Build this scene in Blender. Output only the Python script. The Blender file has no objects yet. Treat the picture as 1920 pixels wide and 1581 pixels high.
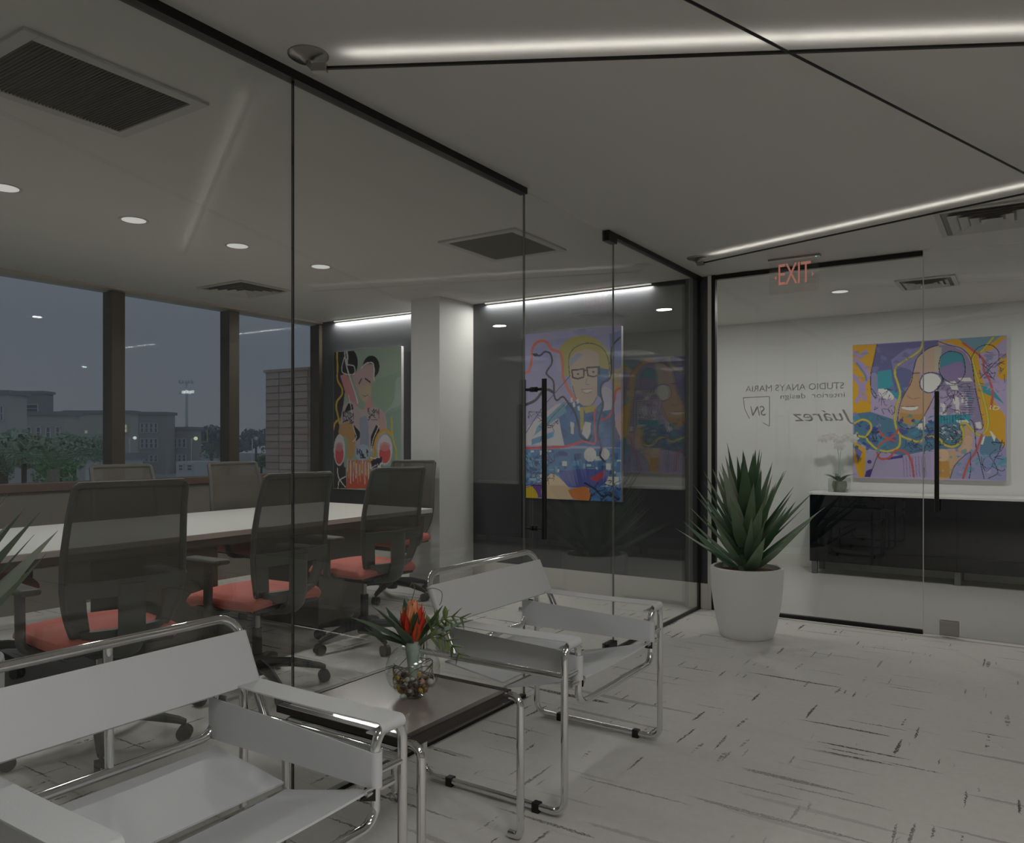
import bpy, bmesh, math, random
import numpy as np
from mathutils import Vector, Matrix, Euler

random.seed(7)
PI = math.pi
scene = bpy.context.scene
C = scene.collection

# ------------------------------------------------------------------ camera
FPX, HORIZON, CAM_H = 1470.0, 830.0, 1.22
TH = math.atan2(967, 1470)
cam_data = bpy.data.cameras.new('camera')
cam = bpy.data.objects.new('camera', cam_data)
C.objects.link(cam)
cam.location = (0, 0, CAM_H)
cam.rotation_euler = (PI / 2, 0, TH)
cam_data.sensor_fit = 'HORIZONTAL'
cam_data.sensor_width = 36.0
cam_data.lens = 36.0 * FPX / 1920.0
cam_data.shift_y = (HORIZON - 790.5) / 1920.0
cam_data.clip_start = 0.05
cam_data.clip_end = 1000
scene.camera = cam

# ------------------------------------------------------------------ world: dusk sky
world = bpy.data.worlds.new('dusk_sky')
scene.world = world
world.use_nodes = True
wn, wl = world.node_tree.nodes, world.node_tree.links
bg = wn['Background']
tc = wn.new('ShaderNodeTexCoord')
sep = wn.new('ShaderNodeSeparateXYZ')
ramp = wn.new('ShaderNodeValToRGB')
wl.new(tc.outputs['Generated'], sep.inputs[0])
wl.new(sep.outputs['Z'], ramp.inputs[0])
ramp.color_ramp.elements[0].position = 0.0
ramp.color_ramp.elements[0].color = (0.148, 0.153, 0.182, 1)
ramp.color_ramp.elements[1].position = 0.35
ramp.color_ramp.elements[1].color = (0.110, 0.138, 0.182, 1)
wl.new(ramp.outputs[0], bg.inputs[0])
bg.inputs[1].default_value = 1.0

# ------------------------------------------------------------------ unseen fill lights added for the lobby's general lighting + exposure
def area_light(name, loc, size, power, color=(1, 0.99, 0.975), rot=(0, 0, 0), size_y=None, spread=None):
    l = bpy.data.lights.new(name, 'AREA')
    l.energy = power
    l.color = color
    if size_y:
        l.shape = 'RECTANGLE'; l.size = size; l.size_y = size_y
    else:
        l.shape = 'DISK'; l.size = size
    if spread: l.spread = spread
    o = bpy.data.objects.new(name, l)
    o.location = loc; o.rotation_euler = rot
    C.objects.link(o)
    return o

for i, (x, y, p) in enumerate([(0.40, 0.5, 15), (0.45, 1.5, 7), (2.0, 1.7, 4), (0.7, -1.0, 6), (2.2, -1.6, 4)]):
    area_light('lobby_fill_light', (x, y, 2.425), 0.6, p, size_y=0.6)

vs = scene.view_settings
vs.view_transform = 'Standard'
vs.look = 'None'
vs.exposure = 0.0
vs.gamma = 1.0
vs.use_curve_mapping = False
scene.cycles.use_denoising = True
scene.cycles.max_bounces = 14
scene.cycles.transparent_max_bounces = 24
scene.cycles.glossy_bounces = 6
scene.cycles.caustics_reflective = False
scene.cycles.caustics_refractive = False
scene.cycles.sample_clamp_indirect = 3.0

# ------------------------------------------------------------------ helpers
def lin(c):
    c = c / 255.0
    return c / 12.92 if c <= 0.04045 else ((c + 0.055) / 1.055) ** 2.4

def rgb(r, g, b):
    return (lin(r), lin(g), lin(b), 1.0)

MATS = {}
def mat(name, color=(0.8, 0.8, 0.8, 1), rough=0.5, metal=0.0, spec=0.5, noise=None, bump=None, emit=None, coat=0.0):
    m = bpy.data.materials.new(name)
    m.use_nodes = True
    n, l = m.node_tree.nodes, m.node_tree.links
    p = n['Principled BSDF']
    p.inputs['Base Color'].default_value = color
    p.inputs['Roughness'].default_value = rough
    p.inputs['Metallic'].default_value = metal
    p.inputs['Specular IOR Level'].default_value = spec
    p.inputs['Coat Weight'].default_value = coat
    if emit:
        p.inputs['Emission Color'].default_value = emit[0]
        p.inputs['Emission Strength'].default_value = emit[1]
    if noise or bump:
        t = n.new('ShaderNodeTexCoord')
    if noise:
        sc_, amt = noise
        nz = n.new('ShaderNodeTexNoise')
        nz.inputs['Scale'].default_value = sc_
        nz.inputs['Detail'].default_value = 5
        l.new(t.outputs['Object'], nz.inputs['Vector'])
        mx = n.new('ShaderNodeMix'); mx.data_type = 'RGBA'
        mx.inputs['A'].default_value = tuple(max(0, c * (1 - amt)) for c in color[:3]) + (1,)
        mx.inputs['B'].default_value = tuple(min(1, c * (1 + amt)) for c in color[:3]) + (1,)
        l.new(nz.outputs['Fac'], mx.inputs['Factor'])
        l.new(mx.outputs['Result'], p.inputs['Base Color'])
    if bump:
        sc_, st = bump
        nb = n.new('ShaderNodeTexNoise')
        nb.inputs['Scale'].default_value = sc_
        nb.inputs['Detail'].default_value = 4
        l.new(t.outputs['Object'], nb.inputs['Vector'])
        bp = n.new('ShaderNodeBump')
        bp.inputs['Strength'].default_value = st
        bp.inputs['Distance'].default_value = 0.01
        l.new(nb.outputs['Fac'], bp.inputs['Height'])
        l.new(bp.outputs['Normal'], p.inputs['Normal'])
    MATS[name] = m
    return m

def glass_mat(name, f0=0.045, tint=(0.97, 0.985, 0.975, 1), f90=0.9, rough=0.0):
    """sheet glass: clear, with a Schlick reflection that grows towards grazing angles"""
    m = bpy.data.materials.new(name)
    m.use_nodes = True
    n, l = m.node_tree.nodes, m.node_tree.links
    n.clear()
    out = n.new('ShaderNodeOutputMaterial')
    tr = n.new('ShaderNodeBsdfTransparent'); tr.inputs[0].default_value = tint
    gl = n.new('ShaderNodeBsdfGlossy'); gl.inputs['Roughness'].default_value = rough
    gl.inputs[0].default_value = (1, 1, 1, 1)
    lw = n.new('ShaderNodeLayerWeight'); lw.inputs['Blend'].default_value = 0.5
    pw = n.new('ShaderNodeMath'); pw.operation = 'POWER'; pw.inputs[1].default_value = 5
    ma = n.new('ShaderNodeMath'); ma.operation = 'MULTIPLY_ADD'
    ma.inputs[1].default_value = f90 - f0; ma.inputs[2].default_value = f0
    mx = n.new('ShaderNodeMixShader')
    l.new(lw.outputs['Facing'], pw.inputs[0]); l.new(pw.outputs[0], ma.inputs[0])
    l.new(ma.outputs[0], mx.inputs[0]); l.new(tr.outputs[0], mx.inputs[1]); l.new(gl.outputs[0], mx.inputs[2])
    l.new(mx.outputs[0], out.inputs[0])
    MATS[name] = m
    return m

def mesh_fabric(name, color, hole):
    m = bpy.data.materials.new(name)
    m.use_nodes = True
    n, l = m.node_tree.nodes, m.node_tree.links
    p = n['Principled BSDF']; out = n['Material Output']
    p.inputs['Base Color'].default_value = color
    p.inputs['Roughness'].default_value = 0.8
    tr = n.new('ShaderNodeBsdfTransparent')
    mx = n.new('ShaderNodeMixShader')
    t = n.new('ShaderNodeTexCoord')
    wv = n.new('ShaderNodeTexNoise'); wv.inputs['Scale'].default_value = 900
    l.new(t.outputs['Object'], wv.inputs['Vector'])
    mr = n.new('ShaderNodeMapRange')
    mr.inputs['To Min'].default_value = hole - 0.15; mr.inputs['To Max'].default_value = hole + 0.15
    l.new(wv.outputs['Fac'], mr.inputs['Value'])
    l.new(mr.outputs[0], mx.inputs[0])
    l.new(p.outputs[0], mx.inputs[1]); l.new(tr.outputs[0], mx.inputs[2])
    l.new(mx.outputs[0], out.inputs[0])
    MATS[name] = m
    return m

def fillet(pts, r, n=5):
    pts = [Vector(p) for p in pts]
    out = [pts[0]]
    for i in range(1, len(pts) - 1):
        a, b, c = pts[i - 1], pts[i], pts[i + 1]
        u, v = (a - b), (c - b)
        lu, lv = u.length, v.length
        if lu < 1e-6 or lv < 1e-6: continue
        u.normalize(); v.normalize()
        ang = u.angle(v)
        if ang > PI - 0.02:
            out.append(b); continue
        d = min(r / math.tan(ang / 2), lu * 0.499, lv * 0.499)
        rr = d * math.tan(ang / 2)
        bis = (u + v).normalized()
        cen = b + bis * (rr / math.sin(ang / 2))
        s, e = (b + u * d) - cen, (b + v * d) - cen
        tot = s.angle(e)
        ax = s.cross(e).normalized()
        for k in range(n + 1):
            out.append(cen + Matrix.Rotation(tot * k / n, 3, ax) @ s)
    out.append(pts[-1])
    return out

def smooth_path(pts, n=6):
    pts = [Vector(p) for p in pts]
    P = [pts[0]] + pts + [pts[-1]]
    out = []
    for i in range(1, len(P) - 2):
        for k in range(n):
            t = k / n
            a, b, c, d = P[i - 1], P[i], P[i + 1], P[i + 2]
            out.append(0.5 * ((2 * b) + (c - a) * t + (2 * a - 5 * b + 4 * c - d) * t * t + (3 * b - a - 3 * c + d) * t ** 3))
    out.append(pts[-1])
    return out

class MB:
    def __init__(self):
        self.v, self.f = [], []
    def add(self, vs, fs):
        o = len(self.v)
        self.v += [tuple(x) for x in vs]
        self.f += [tuple(i + o for i in q) for q in fs]
        return self
    def box(self, x0, x1, y0, y1, z0, z1):
        vs = [(x, y, z) for z in (z0, z1) for y in (y0, y1) for x in (x0, x1)]
        return self.add(vs, [(0, 2, 3, 1), (4, 5, 7, 6), (0, 1, 5, 4), (2, 6, 7, 3), (0, 4, 6, 2), (1, 3, 7, 5)])
    def cbox(self, c, s):
        return self.box(c[0] - s[0] / 2, c[0] + s[0] / 2, c[1] - s[1] / 2, c[1] + s[1] / 2, c[2] - s[2] / 2, c[2] + s[2] / 2)
    def tube(self, pts, r, n=10, closed=False, radii=None, sx=1.0):
        pts = [Vector(p) for p in pts]
        # drop duplicates
        q = [pts[0]]
        for p in pts[1:]:
            if (p - q[-1]).length > 1e-5: q.append(p)
        pts = q
        m = len(pts)
        tang = []
        for i in range(m):
            a = pts[i - 1] if (i > 0 or closed) else pts[i]
            b = pts[(i + 1) % m] if (i < m - 1 or closed) else pts[i]
            tang.append((b - a).normalized())
        t0 = tang[0]
        nrm = t0.cross(Vector((0, 0, 1)))
        if nrm.length < 1e-3: nrm = t0.cross(Vector((1, 0, 0)))
        nrm.normalize()
        vs, fs = [], []
        for i in range(m):
            t = tang[i]
            nrm = (nrm - t * nrm.dot(t))
            if nrm.length < 1e-6: nrm = t.orthogonal()
            nrm.normalize()
            bn = t.cross(nrm)
            rr = radii[i] if radii else r
            for k in range(n):
                a = 2 * PI * k / n
                vs.append(pts[i] + nrm * (math.cos(a) * rr * sx) + bn * (math.sin(a) * rr))
        for i in range(m - 1 if not closed else m):
            for k in range(n):
                a, b = i * n + k, i * n + (k + 1) % n
                c, d = ((i + 1) % m) * n + (k + 1) % n, ((i + 1) % m) * n + k
                fs.append((a, b, c, d))
        if not closed:
            fs.append(tuple(reversed(range(n))))
            fs.append(tuple(range((m - 1) * n, m * n)))
        return self.add(vs, fs)
    def lathe(self, prof, n=32, c=(0, 0, 0)):
        vs, fs = [], []
        for (r, z) in prof:
            for k in range(n):
                a = 2 * PI * k / n
                vs.append((c[0] + max(r, 1e-5) * math.cos(a), c[1] + max(r, 1e-5) * math.sin(a), c[2] + z))
        for i in range(len(prof) - 1):
            for k in range(n):
                fs.append((i * n + k, i * n + (k + 1) % n, (i + 1) * n + (k + 1) % n, (i + 1) * n + k))
        return self.add(vs, fs)
    def grid_slab(self, P, nu, nv, th):
        """P(u,v)->Vector surface, given thickness along its normal"""
        top, bot = [], []
        e = 1e-3
        for j in range(nv + 1):
            for i in range(nu + 1):
                u, v = i / nu, j / nv
                p = Vector(P(u, v))
                du = Vector(P(min(u + e, 1), v)) - Vector(P(max(u - e, 0), v))
                dv = Vector(P(u, min(v + e, 1))) - Vector(P(u, max(v - e, 0)))
                nn = du.cross(dv)
                nn = nn.normalized() if nn.length > 1e-12 else Vector((0, 0, 1))
                top.append(p + nn * th / 2); bot.append(p - nn * th / 2)
        N = (nu + 1) * (nv + 1)
        fs = []
        idx = lambda i, j: j * (nu + 1) + i
        for j in range(nv):
            for i in range(nu):
                q = (idx(i, j), idx(i + 1, j), idx(i + 1, j + 1), idx(i, j + 1))
                fs.append(q); fs.append(tuple(N + k for k in reversed(q)))
        for i in range(nu):
            fs.append((idx(i + 1, 0), idx(i, 0), N + idx(i, 0), N + idx(i + 1, 0)))
            fs.append((idx(i, nv), idx(i + 1, nv), N + idx(i + 1, nv), N + idx(i, nv)))
        for j in range(nv):
            fs.append((idx(0, j), idx(0, j + 1), N + idx(0, j + 1), N + idx(0, j)))
            fs.append((idx(nu, j + 1), idx(nu, j), N + idx(nu, j), N + idx(nu, j + 1)))
        return self.add(top + bot, fs)
    def mesh(self, name, m, smooth=False):
        me = bpy.data.meshes.new(name)
        me.from_pydata(self.v, [], self.f)
        me.update()
        me.materials.append(m)
        if smooth:
            me.polygons.foreach_set('use_smooth', [True] * len(me.polygons))
            try: me.set_sharp_from_angle(angle=math.radians(40))
            except Exception: pass
        return me
    def build(self, name, m, parent=None, smooth=False, bevel=0.0, loc=None, rot=None):
        o = bpy.data.objects.new(name, self.mesh(name, m, smooth))
        C.objects.link(o)
        if parent: o.parent = parent
        if loc: o.location = loc
        if rot: o.rotation_euler = rot
        if bevel:
            b = o.modifiers.new('bevel', 'BEVEL'); b.width = bevel; b.segments = 2
            b.limit_method = 'ANGLE'; b.angle_limit = math.radians(40)
        return o

def thing(name, label, cat, loc=(0, 0, 0), rotz=0, group=None):
    o = bpy.data.objects.new(name, None)
    o.empty_display_size = 0.1
    C.objects.link(o)
    o.location = loc; o.rotation_euler = (0, 0, rotz)
    o['label'] = label; o['category'] = cat
    if group: o['group'] = group
    return o

def tag(o, label, cat, group=None):
    o['label'] = label; o['category'] = cat
    if group: o['group'] = group
    return o

def struct(o, label=None, cat=None):
    o['kind'] = 'structure'
    if label: o['label'] = label
    if cat: o['category'] = cat
    return o

def hollow(name, label, cat):
    o = bpy.data.objects.new(name, None); o.empty_display_size = 0.1
    C.objects.link(o)
    return struct(o, label, cat)

def copy_tree(o, parent=None):
    c = o.copy(); C.objects.link(c)
    if parent: c.parent = parent
    for ch in list(o.children): copy_tree(ch, c)
    return c

def text_mesh(s, size, extrude=0.002, shear=0.0, align='CENTER', spacing=1.0):
    cu = bpy.data.curves.new('lettering', 'FONT')
    cu.body = s; cu.size = size; cu.extrude = extrude; cu.shear = shear
    cu.align_x = align; cu.align_y = 'BOTTOM_BASELINE' if False else 'CENTER'
    cu.space_character = spacing
    o = bpy.data.objects.new('lettering', cu)
    C.objects.link(o)
    bpy.context.view_layer.update()
    dg = bpy.context.evaluated_depsgraph_get()
    me = bpy.data.meshes.new_from_object(o.evaluated_get(dg))
    bpy.data.objects.remove(o)
    bpy.data.curves.remove(cu)
    return me

# ------------------------------------------------------------------ materials
WHITE = mat('white_paint', rgb(225, 224, 221), 0.6, noise=(3, 0.02))
CEIL = mat('ceiling_paint', rgb(212, 210, 204), 0.75, noise=(2, 0.015))
DARKWALL = mat('charcoal_wall', rgb(66, 67, 71), 0.42, noise=(4, 0.06))
BASEB = mat('baseboard_white', rgb(225, 222, 214), 0.45)
BLACK = mat('black_metal', rgb(22, 21, 20), 0.35, spec=0.4)
BRONZE = mat('bronze_frame', rgb(74, 64, 54), 0.45, metal=0.3, noise=(6, 0.12))
SILLM = mat('bronze_sill', rgb(96, 74, 62), 0.5)
LOWWALL = mat('low_wall_paint', rgb(120, 114, 106), 0.7)
CHROME = mat('chrome', (0.78, 0.78, 0.78, 1), 0.06, metal=1.0)
STEEL = mat('brushed_steel', rgb(168, 166, 160), 0.3, metal=1.0)
LEATHER = mat('white_leather', rgb(214, 215, 217), 0.42, bump=(220, 0.08), noise=(5, 0.02))
GLASS = glass_mat('clear_glass', 0.058)
GLASSR = glass_mat('clear_glass_front', 0.03)
BOWLG = glass_mat('bowl_glass', 0.07, (0.93, 0.95, 0.94, 1), 0.9)
WINGLASS = glass_mat('window_glass', 0.004, (0.97, 0.985, 0.99, 1), 0.25)
EDGE = mat('glass_edge_dark', rgb(34, 36, 34), 0.2)
EDGEG = mat('glass_edge_grey', rgb(120, 122, 116), 0.2)
EDGEL = mat('glass_edge_light', rgb(215, 215, 208), 0.25)
TABLETOP = mat('brown_glossy_top', rgb(150, 141, 133), 0.2, spec=0.7, coat=0.5)
TABLEEDGE = mat('brown_dark_edge', rgb(40, 33, 29), 0.3)
CTOP = mat('conference_white_top', rgb(226, 223, 216), 0.35)
CBASE = mat('conference_base', rgb(104, 98, 90), 0.5, noise=(8, 0.08))
GREYP = mat('chair_grey_plastic', rgb(84, 82, 78), 0.5)
DARKP = mat('chair_dark_plastic', rgb(44, 43, 42), 0.5)
MESHF = mesh_fabric('chair_mesh_fabric', rgb(88, 82, 74), 0.38)
CORAL = mat('coral_fabric', rgb(206, 116, 104), 0.85, noise=(60, 0.06), bump=(400, 0.15))
CASTER = mat('caster_rubber', rgb(40, 39, 38), 0.45)
POTW = mat('pot_white', rgb(236, 236, 234), 0.5, noise=(4, 0.015))
SOIL = mat('soil_brown', rgb(110, 80, 60), 0.95, noise=(60, 0.4), bump=(80, 0.8))
AGAVE = mat('agave_leaf_green', rgb(118, 142, 110), 0.45, noise=(9, 0.25))
AGAVE2 = mat('agave_leaf_grey', rgb(158, 166, 144), 0.5, noise=(9, 0.2))
AGAVE3 = mat('agave_leaf_deep', rgb(80, 112, 80), 0.45, noise=(9, 0.25))
GREEN = mat('leaf_dark_green', rgb(98, 116, 94), 0.4, noise=(20, 0.2))
FERN = mat('leaf_fern', rgb(112, 130, 72), 0.5, noise=(20, 0.2))
REDFL = mat('bract_red', rgb(214, 72, 52), 0.45, noise=(30, 0.2))
PINKFL = mat('bract_peach', rgb(238, 160, 120), 0.5, noise=(30, 0.12))
OLIVE = mat('bract_olive', rgb(120, 110, 50), 0.5)
VINE = mat('vine_brown', rgb(120, 104, 80), 0.6)
STEMG = mat('stem_pale', rgb(165, 180, 165), 0.3)
CREDZ = mat('credenza_black_gloss', rgb(14, 14, 22), 0.16, spec=0.16)
CREDZ2 = mat('credenza_leg', rgb(96, 96, 96), 0.4)
STONE = mat('white_stone_top', rgb(232, 230, 226), 0.25)
POLISH = mat('pale_polished_floor', rgb(196, 194, 190), 0.22, noise=(2, 0.03))
VENTM = mat('vent_white', rgb(190, 188, 182), 0.5)
VENTD = mat('vent_dark_grille', rgb(60, 58, 55), 0.6)
VENTG = mat('vent_grey_grille', rgb(112, 110, 105), 0.6)
LAMPG = mat('downlight_lens', rgb(240, 238, 230), 0.4, emit=((1, 0.98, 0.94, 1), 0.42))
STRIPE = mat('strip_diffuser', rgb(240, 238, 230), 0.4, emit=((1, 0.97, 0.9, 1), 0.55))
UPLIGHT = mat('uplight_led', rgb(240, 236, 224), 0.4, emit=((1, 0.97, 0.92, 1), 10.5))
ACRYL = glass_mat('sign_acrylic', 0.05, (0.97, 0.96, 0.95, 1), 0.6)
EXITM = mat('exit_letters', rgb(190, 90, 80), 0.5, emit=((1, 0.45, 0.34, 1), 0.22))
GREENLED = mat('green_led', rgb(120, 220, 170), 0.4, emit=((0.4, 1, 0.7, 1), 0.5))
VINYL = mat('grey_vinyl', rgb(214, 213, 208), 0.6)
ORCHIDW = mat('orchid_white', rgb(206, 204, 198), 0.6)
CANVAS = mat('canvas_edge', rgb(214, 212, 214), 0.8)

# carpet with dark dashes in both directions
def carpet_material():
    m = bpy.data.materials.new('dashed_carpet')
    m.use_nodes = True
    n, l = m.node_tree.nodes, m.node_tree.links
    p = n['Principled BSDF']
    p.inputs['Roughness'].default_value = 0.95
    p.inputs['Specular IOR Level'].default_value = 0.1
    t = n.new('ShaderNodeTexCoord')
    wz = n.new('ShaderNodeTexNoise'); wz.inputs['Scale'].default_value = 55; wz.inputs['Detail'].default_value = 3; wz.inputs['Roughness'].default_value = 0.7
    l.new(t.outputs['Object'], wz.inputs['Vector'])
    wm = n.new('ShaderNodeVectorMath'); wm.operation = 'MULTIPLY_ADD'
    wm.inputs[1].default_value = (0.022, 0.022, 0); l.new(wz.outputs['Color'], wm.inputs[0]); l.new(t.outputs['Object'], wm.inputs[2])
    warped = wm.outputs[0]
    def noise(scale, detail=2.0, rough=0.5, loc=(0, 0, 0), warp=None):
        mp = n.new('ShaderNodeMapping'); mp.vector_type = 'POINT'
        mp.inputs['Scale'].default_value = scale
        mp.inputs['Location'].default_value = loc
        l.new(warped if warp else t.outputs['Object'], mp.inputs['Vector'])
        z = n.new('ShaderNodeTexNoise')
        z.inputs['Scale'].default_value = 1.0
        z.inputs['Detail'].default_value = detail
        z.inputs['Roughness'].default_value = rough
        l.new(mp.outputs[0], z.inputs['Vector'])
        return z.outputs['Fac']
    def ramp(v, a, b):
        r = n.new('ShaderNodeMapRange'); r.clamp = True
        r.inputs['From Min'].default_value = a; r.inputs['From Max'].default_value = b
        l.new(v, r.inputs['Value'])
        return r.outputs[0]
    def op(kind, a, b):
        q = n.new('ShaderNodeMath'); q.operation = kind
        for i, s in enumerate((a, b)):
            if isinstance(s, (int, float)): q.inputs[i].default_value = s
            else: l.new(s, q.inputs[i])
        return q.outputs[0]
    fine = ramp(noise((110, 110, 1), 3, 0.7), 0.33, 0.52)
    fine2 = ramp(noise((160, 160, 1), 2, 0.6, (3, 8, 0)), 0.3, 0.55)
    # long dashes along X, a thin heavy set and a pale set
    ax = op('MULTIPLY', ramp(noise((1.0, 21, 1), 0.6, 0.4, (4.3, 1.7, 0), True), 0.722, 0.740), fine)
    ax2 = op('MULTIPLY', ramp(noise((1.5, 40, 1), 0.6, 0.4, (14.3, 7.7, 0), True), 0.732, 0.752), fine2)
    axp = op('MULTIPLY', ramp(noise((1.1, 19, 1), 0.8, 0.5, (24.3, 3.7, 0), True), 0.688, 0.716), 0.36)
    # short dashes along Y, broken into beads
    ay = op('MULTIPLY', ramp(noise((44, 3.0, 1), 0.8, 0.4, (6.1, 9.2, 0), True), 0.718, 0.742), fine)
    ay2 = op('MULTIPLY', ramp(noise((27, 3.0, 1), 0.8, 0.4, (1.1, 19.2, 0), True), 0.725, 0.745), op('MULTIPLY', fine2, ramp(noise((5, 60, 1), 1, 0.5, (8, 2, 0)), 0.42, 0.52)))
    zone = ramp(noise((0.9, 0.9, 1), 2, 0.5, (2.2, 5.5, 0)), 0.34, 0.56)
    dark = op('MAXIMUM', op('MAXIMUM', ax, ax2), op('MAXIMUM', op('MAXIMUM', ay, ay2), axp))
    dark = op('MULTIPLY', dark, op('ADD', op('MULTIPLY', zone, 0.55), 0.4))
    base = n.new('ShaderNodeMix'); base.data_type = 'RGBA'
    base.inputs['A'].default_value = rgb(204, 201, 195); base.inputs['B'].default_value = rgb(222, 219, 214)
    l.new(noise((26, 26, 1), 5, 0.65), base.inputs['Factor'])
    mx = n.new('ShaderNodeMix'); mx.data_type = 'RGBA'
    l.new(dark, mx.inputs['Factor']); l.new(base.outputs['Result'], mx.inputs['A'])
    mx.inputs['B'].default_value = rgb(66, 60, 50)
    l.new(mx.outputs['Result'], p.inputs['Base Color'])
    bp = n.new('ShaderNodeBump'); bp.inputs['Strength'].default_value = 0.35; bp.inputs['Distance'].default_value = 0.004
    l.new(noise((240, 240, 240), 2, 0.6), bp.inputs['Height'])
    l.new(bp.outputs[0], p.inputs['Normal'])
    return m
CARPET = carpet_material()

# ------------------------------------------------------------------ room shell
GX = -2.022          # glass partition
WY = 5.595           # dark wall / front of the second room
WX = -5.99           # window wall
CH = 2.44            # ceiling
RB = 8.04            # rear wall of the second room

struct(MB().box(WX, 4.2, -3.2, WY + 0.03, -0.1, 0).build('floor', CARPET), 'off white carpet with dark broken dashes', 'floor')
struct(MB().box(-3.3, 4.2, WY + 0.03, RB, -0.1, 0.0).build('floor', POLISH), 'pale polished floor behind the glass entrance', 'floor')
struct(MB().box(WX - 0.3, 4.2, -3.2, RB + 0.1, CH, CH + 0.1).build('ceiling', CEIL), 'plain off white ceiling', 'ceiling')
struct(MB().box(-3.3, 4.2, RB, RB + 0.1, 0, CH).build('wall_rear', WHITE), 'white wall behind the sideboard', 'wall')
struct(MB().box(-3.4, -3.3, WY + 0.125, RB, 0, CH).build('wall_rear_side', WHITE), 'white side wall of the rear room', 'wall')
struct(MB().box(4.1, 4.2, -3.2, RB, 0, CH).build('wall_east', WHITE), 'white wall to the right of the lobby', 'wall')
struct(MB().box(WX, 4.2, -3.3, -3.2, 0, CH).build('wall_front', WHITE), 'white wall behind the viewer', 'wall')
struct(MB().box(WX, GX - 0.02, -0.7, -0.6, 0, CH).build('wall_south', WHITE), 'white end wall of the meeting room', 'wall')
wb = struct(MB().box(WX - 0.1, -1.958, WY, WY + 0.12, 0, CH).build('wall_back', DARKWALL), 'charcoal wall behind the meeting table', 'wall')
struct(MB().box(WX, -1.954, WY - 0.016, WY, 0, 0.185).build('baseboard_back', BASEB, bevel=0.003), 'tall white baseboard under the charcoal wall', 'baseboard')
struct(MB().box(-4.40, -4.09, 5.12, WY, 0, CH).build('wall_column', WHITE), 'white square column between the two paintings', 'column')
struct(MB().box(-4.41, -4.08, 5.108, WY, 0, 0.1).build('baseboard_column', BASEB), 'white baseboard around the column', 'baseboard')
struct(MB().box(-3.3, 4.1, RB - 0.015, RB, 0, 0.12).build('baseboard_rear', BASEB), 'white baseboard on the rear wall', 'baseboard')
struct(MB().box(-1.958, -1.929, WY - 0.012, WY + 0.12, 0, CH).build('trim_1', BASEB), 'narrow white jamb beside the black frame', 'trim')

# window wall -------------------------------------------------------
struct(MB().box(WX - 0.12, WX, -0.7, WY, 0, 0.86).build('wall_window', LOWWALL), 'low wall beneath the windows', 'wall')
struct(MB().box(WX - 0.14, WX + 0.03, -0.7, WY, 0.865, 0.925).build('trim_2', SILLM, bevel=0.004), 'brown metal window sill', 'trim')
struct(MB().box(WX - 0.14, WX + 0.01, -0.7, WY, CH - 0.016, CH).build('trim_3', mat('head_trim', rgb(196, 186, 170), 0.6)), 'tan strip along the window head', 'trim')
win = hollow('window_1', 'row of tall dark bronze framed windows onto the dusk', 'window')
edges = [-0.7, 1.3, 2.36, 3.46, 4.54, 5.595]
for i in range(5):
    MB().box(WX - 0.06, WX - 0.052, edges[i] + 0.05, edges[i + 1] - 0.05, 0.925, CH - 0.03).build('window_pane', WINGLASS, win)
for y in (1.3, 2.36, 3.46, 4.54):
    MB().box(WX - 0.13, WX, y - 0.055, y + 0.055, 0.925, CH - 0.03).build('mullion', BRONZE, win, bevel=0.004)
MB().box(WX - 0.13, WX, 5.555, WY, 0.925, CH - 0.03).build('mullion', BRONZE, win)

# glass partition ----------------------------------------------------
gp = hollow('wall_left', 'frameless glass partition of the meeting room', 'glass wall')
for (a, b) in ((-0.6, 1.757), (1.763, 3.175), (4.152, 5.57)):
    MB().box(GX - 0.006, GX + 0.006, a, b, 0.012, CH - 0.004).build('glass_pane', GLASS, gp)
for y in (1.76, 3.178, 4.149):
    w = 0.0016 if y < 3 else 0.0012
    MB().box(GX - 0.0055, GX + 0.0055, y - w, y + w, 0.012, CH - 0.028 if y < 3 else CH - 0.01).build('glass_edge', EDGE if y < 3 else EDGEG, gp)
MB().box(GX - 0.02, GX + 0.02, -0.6, 3.178, CH - 0.03, CH).build('header_rail', BLACK, gp)
MB().box(GX - 0.018, GX + 0.018, 4.16, 5.595, CH - 0.026, CH).build('header_rail', BLACK, gp)
MB().box(GX - 0.014, GX + 0.014, -0.6, 3.175, 0, 0.014).build('floor_rail', BLACK, gp)
MB().box(GX - 0.014, GX + 0.014, 4.16, 5.595, 0, 0.014).build('floor_rail', BLACK, gp)
MB().box(GX - 0.012, GX + 0.012, 5.57, WY - 0.016, 0, CH - 0.026).build('end_channel', BLACK, gp)

door = hollow('door_1', 'glass door with a long black ladder pull', 'glass door')
MB().box(GX - 0.006, GX + 0.006, 3.183, 4.145, 0.012, CH - 0.01).build('glass_pane', GLASS, door)
for z0, z1 in ((CH - 0.062, CH - 0.002), (0.004, 0.066)):
    MB().box(GX - 0.022, GX + 0.022, 4.05, 4.16, z0, z1).build('pivot_patch', BLACK, door, bevel=0.003)
for s in (-1, 1):
    h = MB().tube([(GX + s * 0.06, 3.268, 0.75), (GX + s * 0.06, 3.268, 1.53)], 0.0125, 12).build('pull_bar', BLACK, door, True)
    for z in (0.80, 1.48):
        MB().tube([(GX + s * 0.005, 3.268, z), (GX + s * 0.055, 3.268, z)], 0.007, 8).tube([(GX + s * 0.005, 3.268, z), (GX + s * 0.018, 3.268, z)], 0.013, 10).build('standoff', BLACK, h, True)

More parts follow.
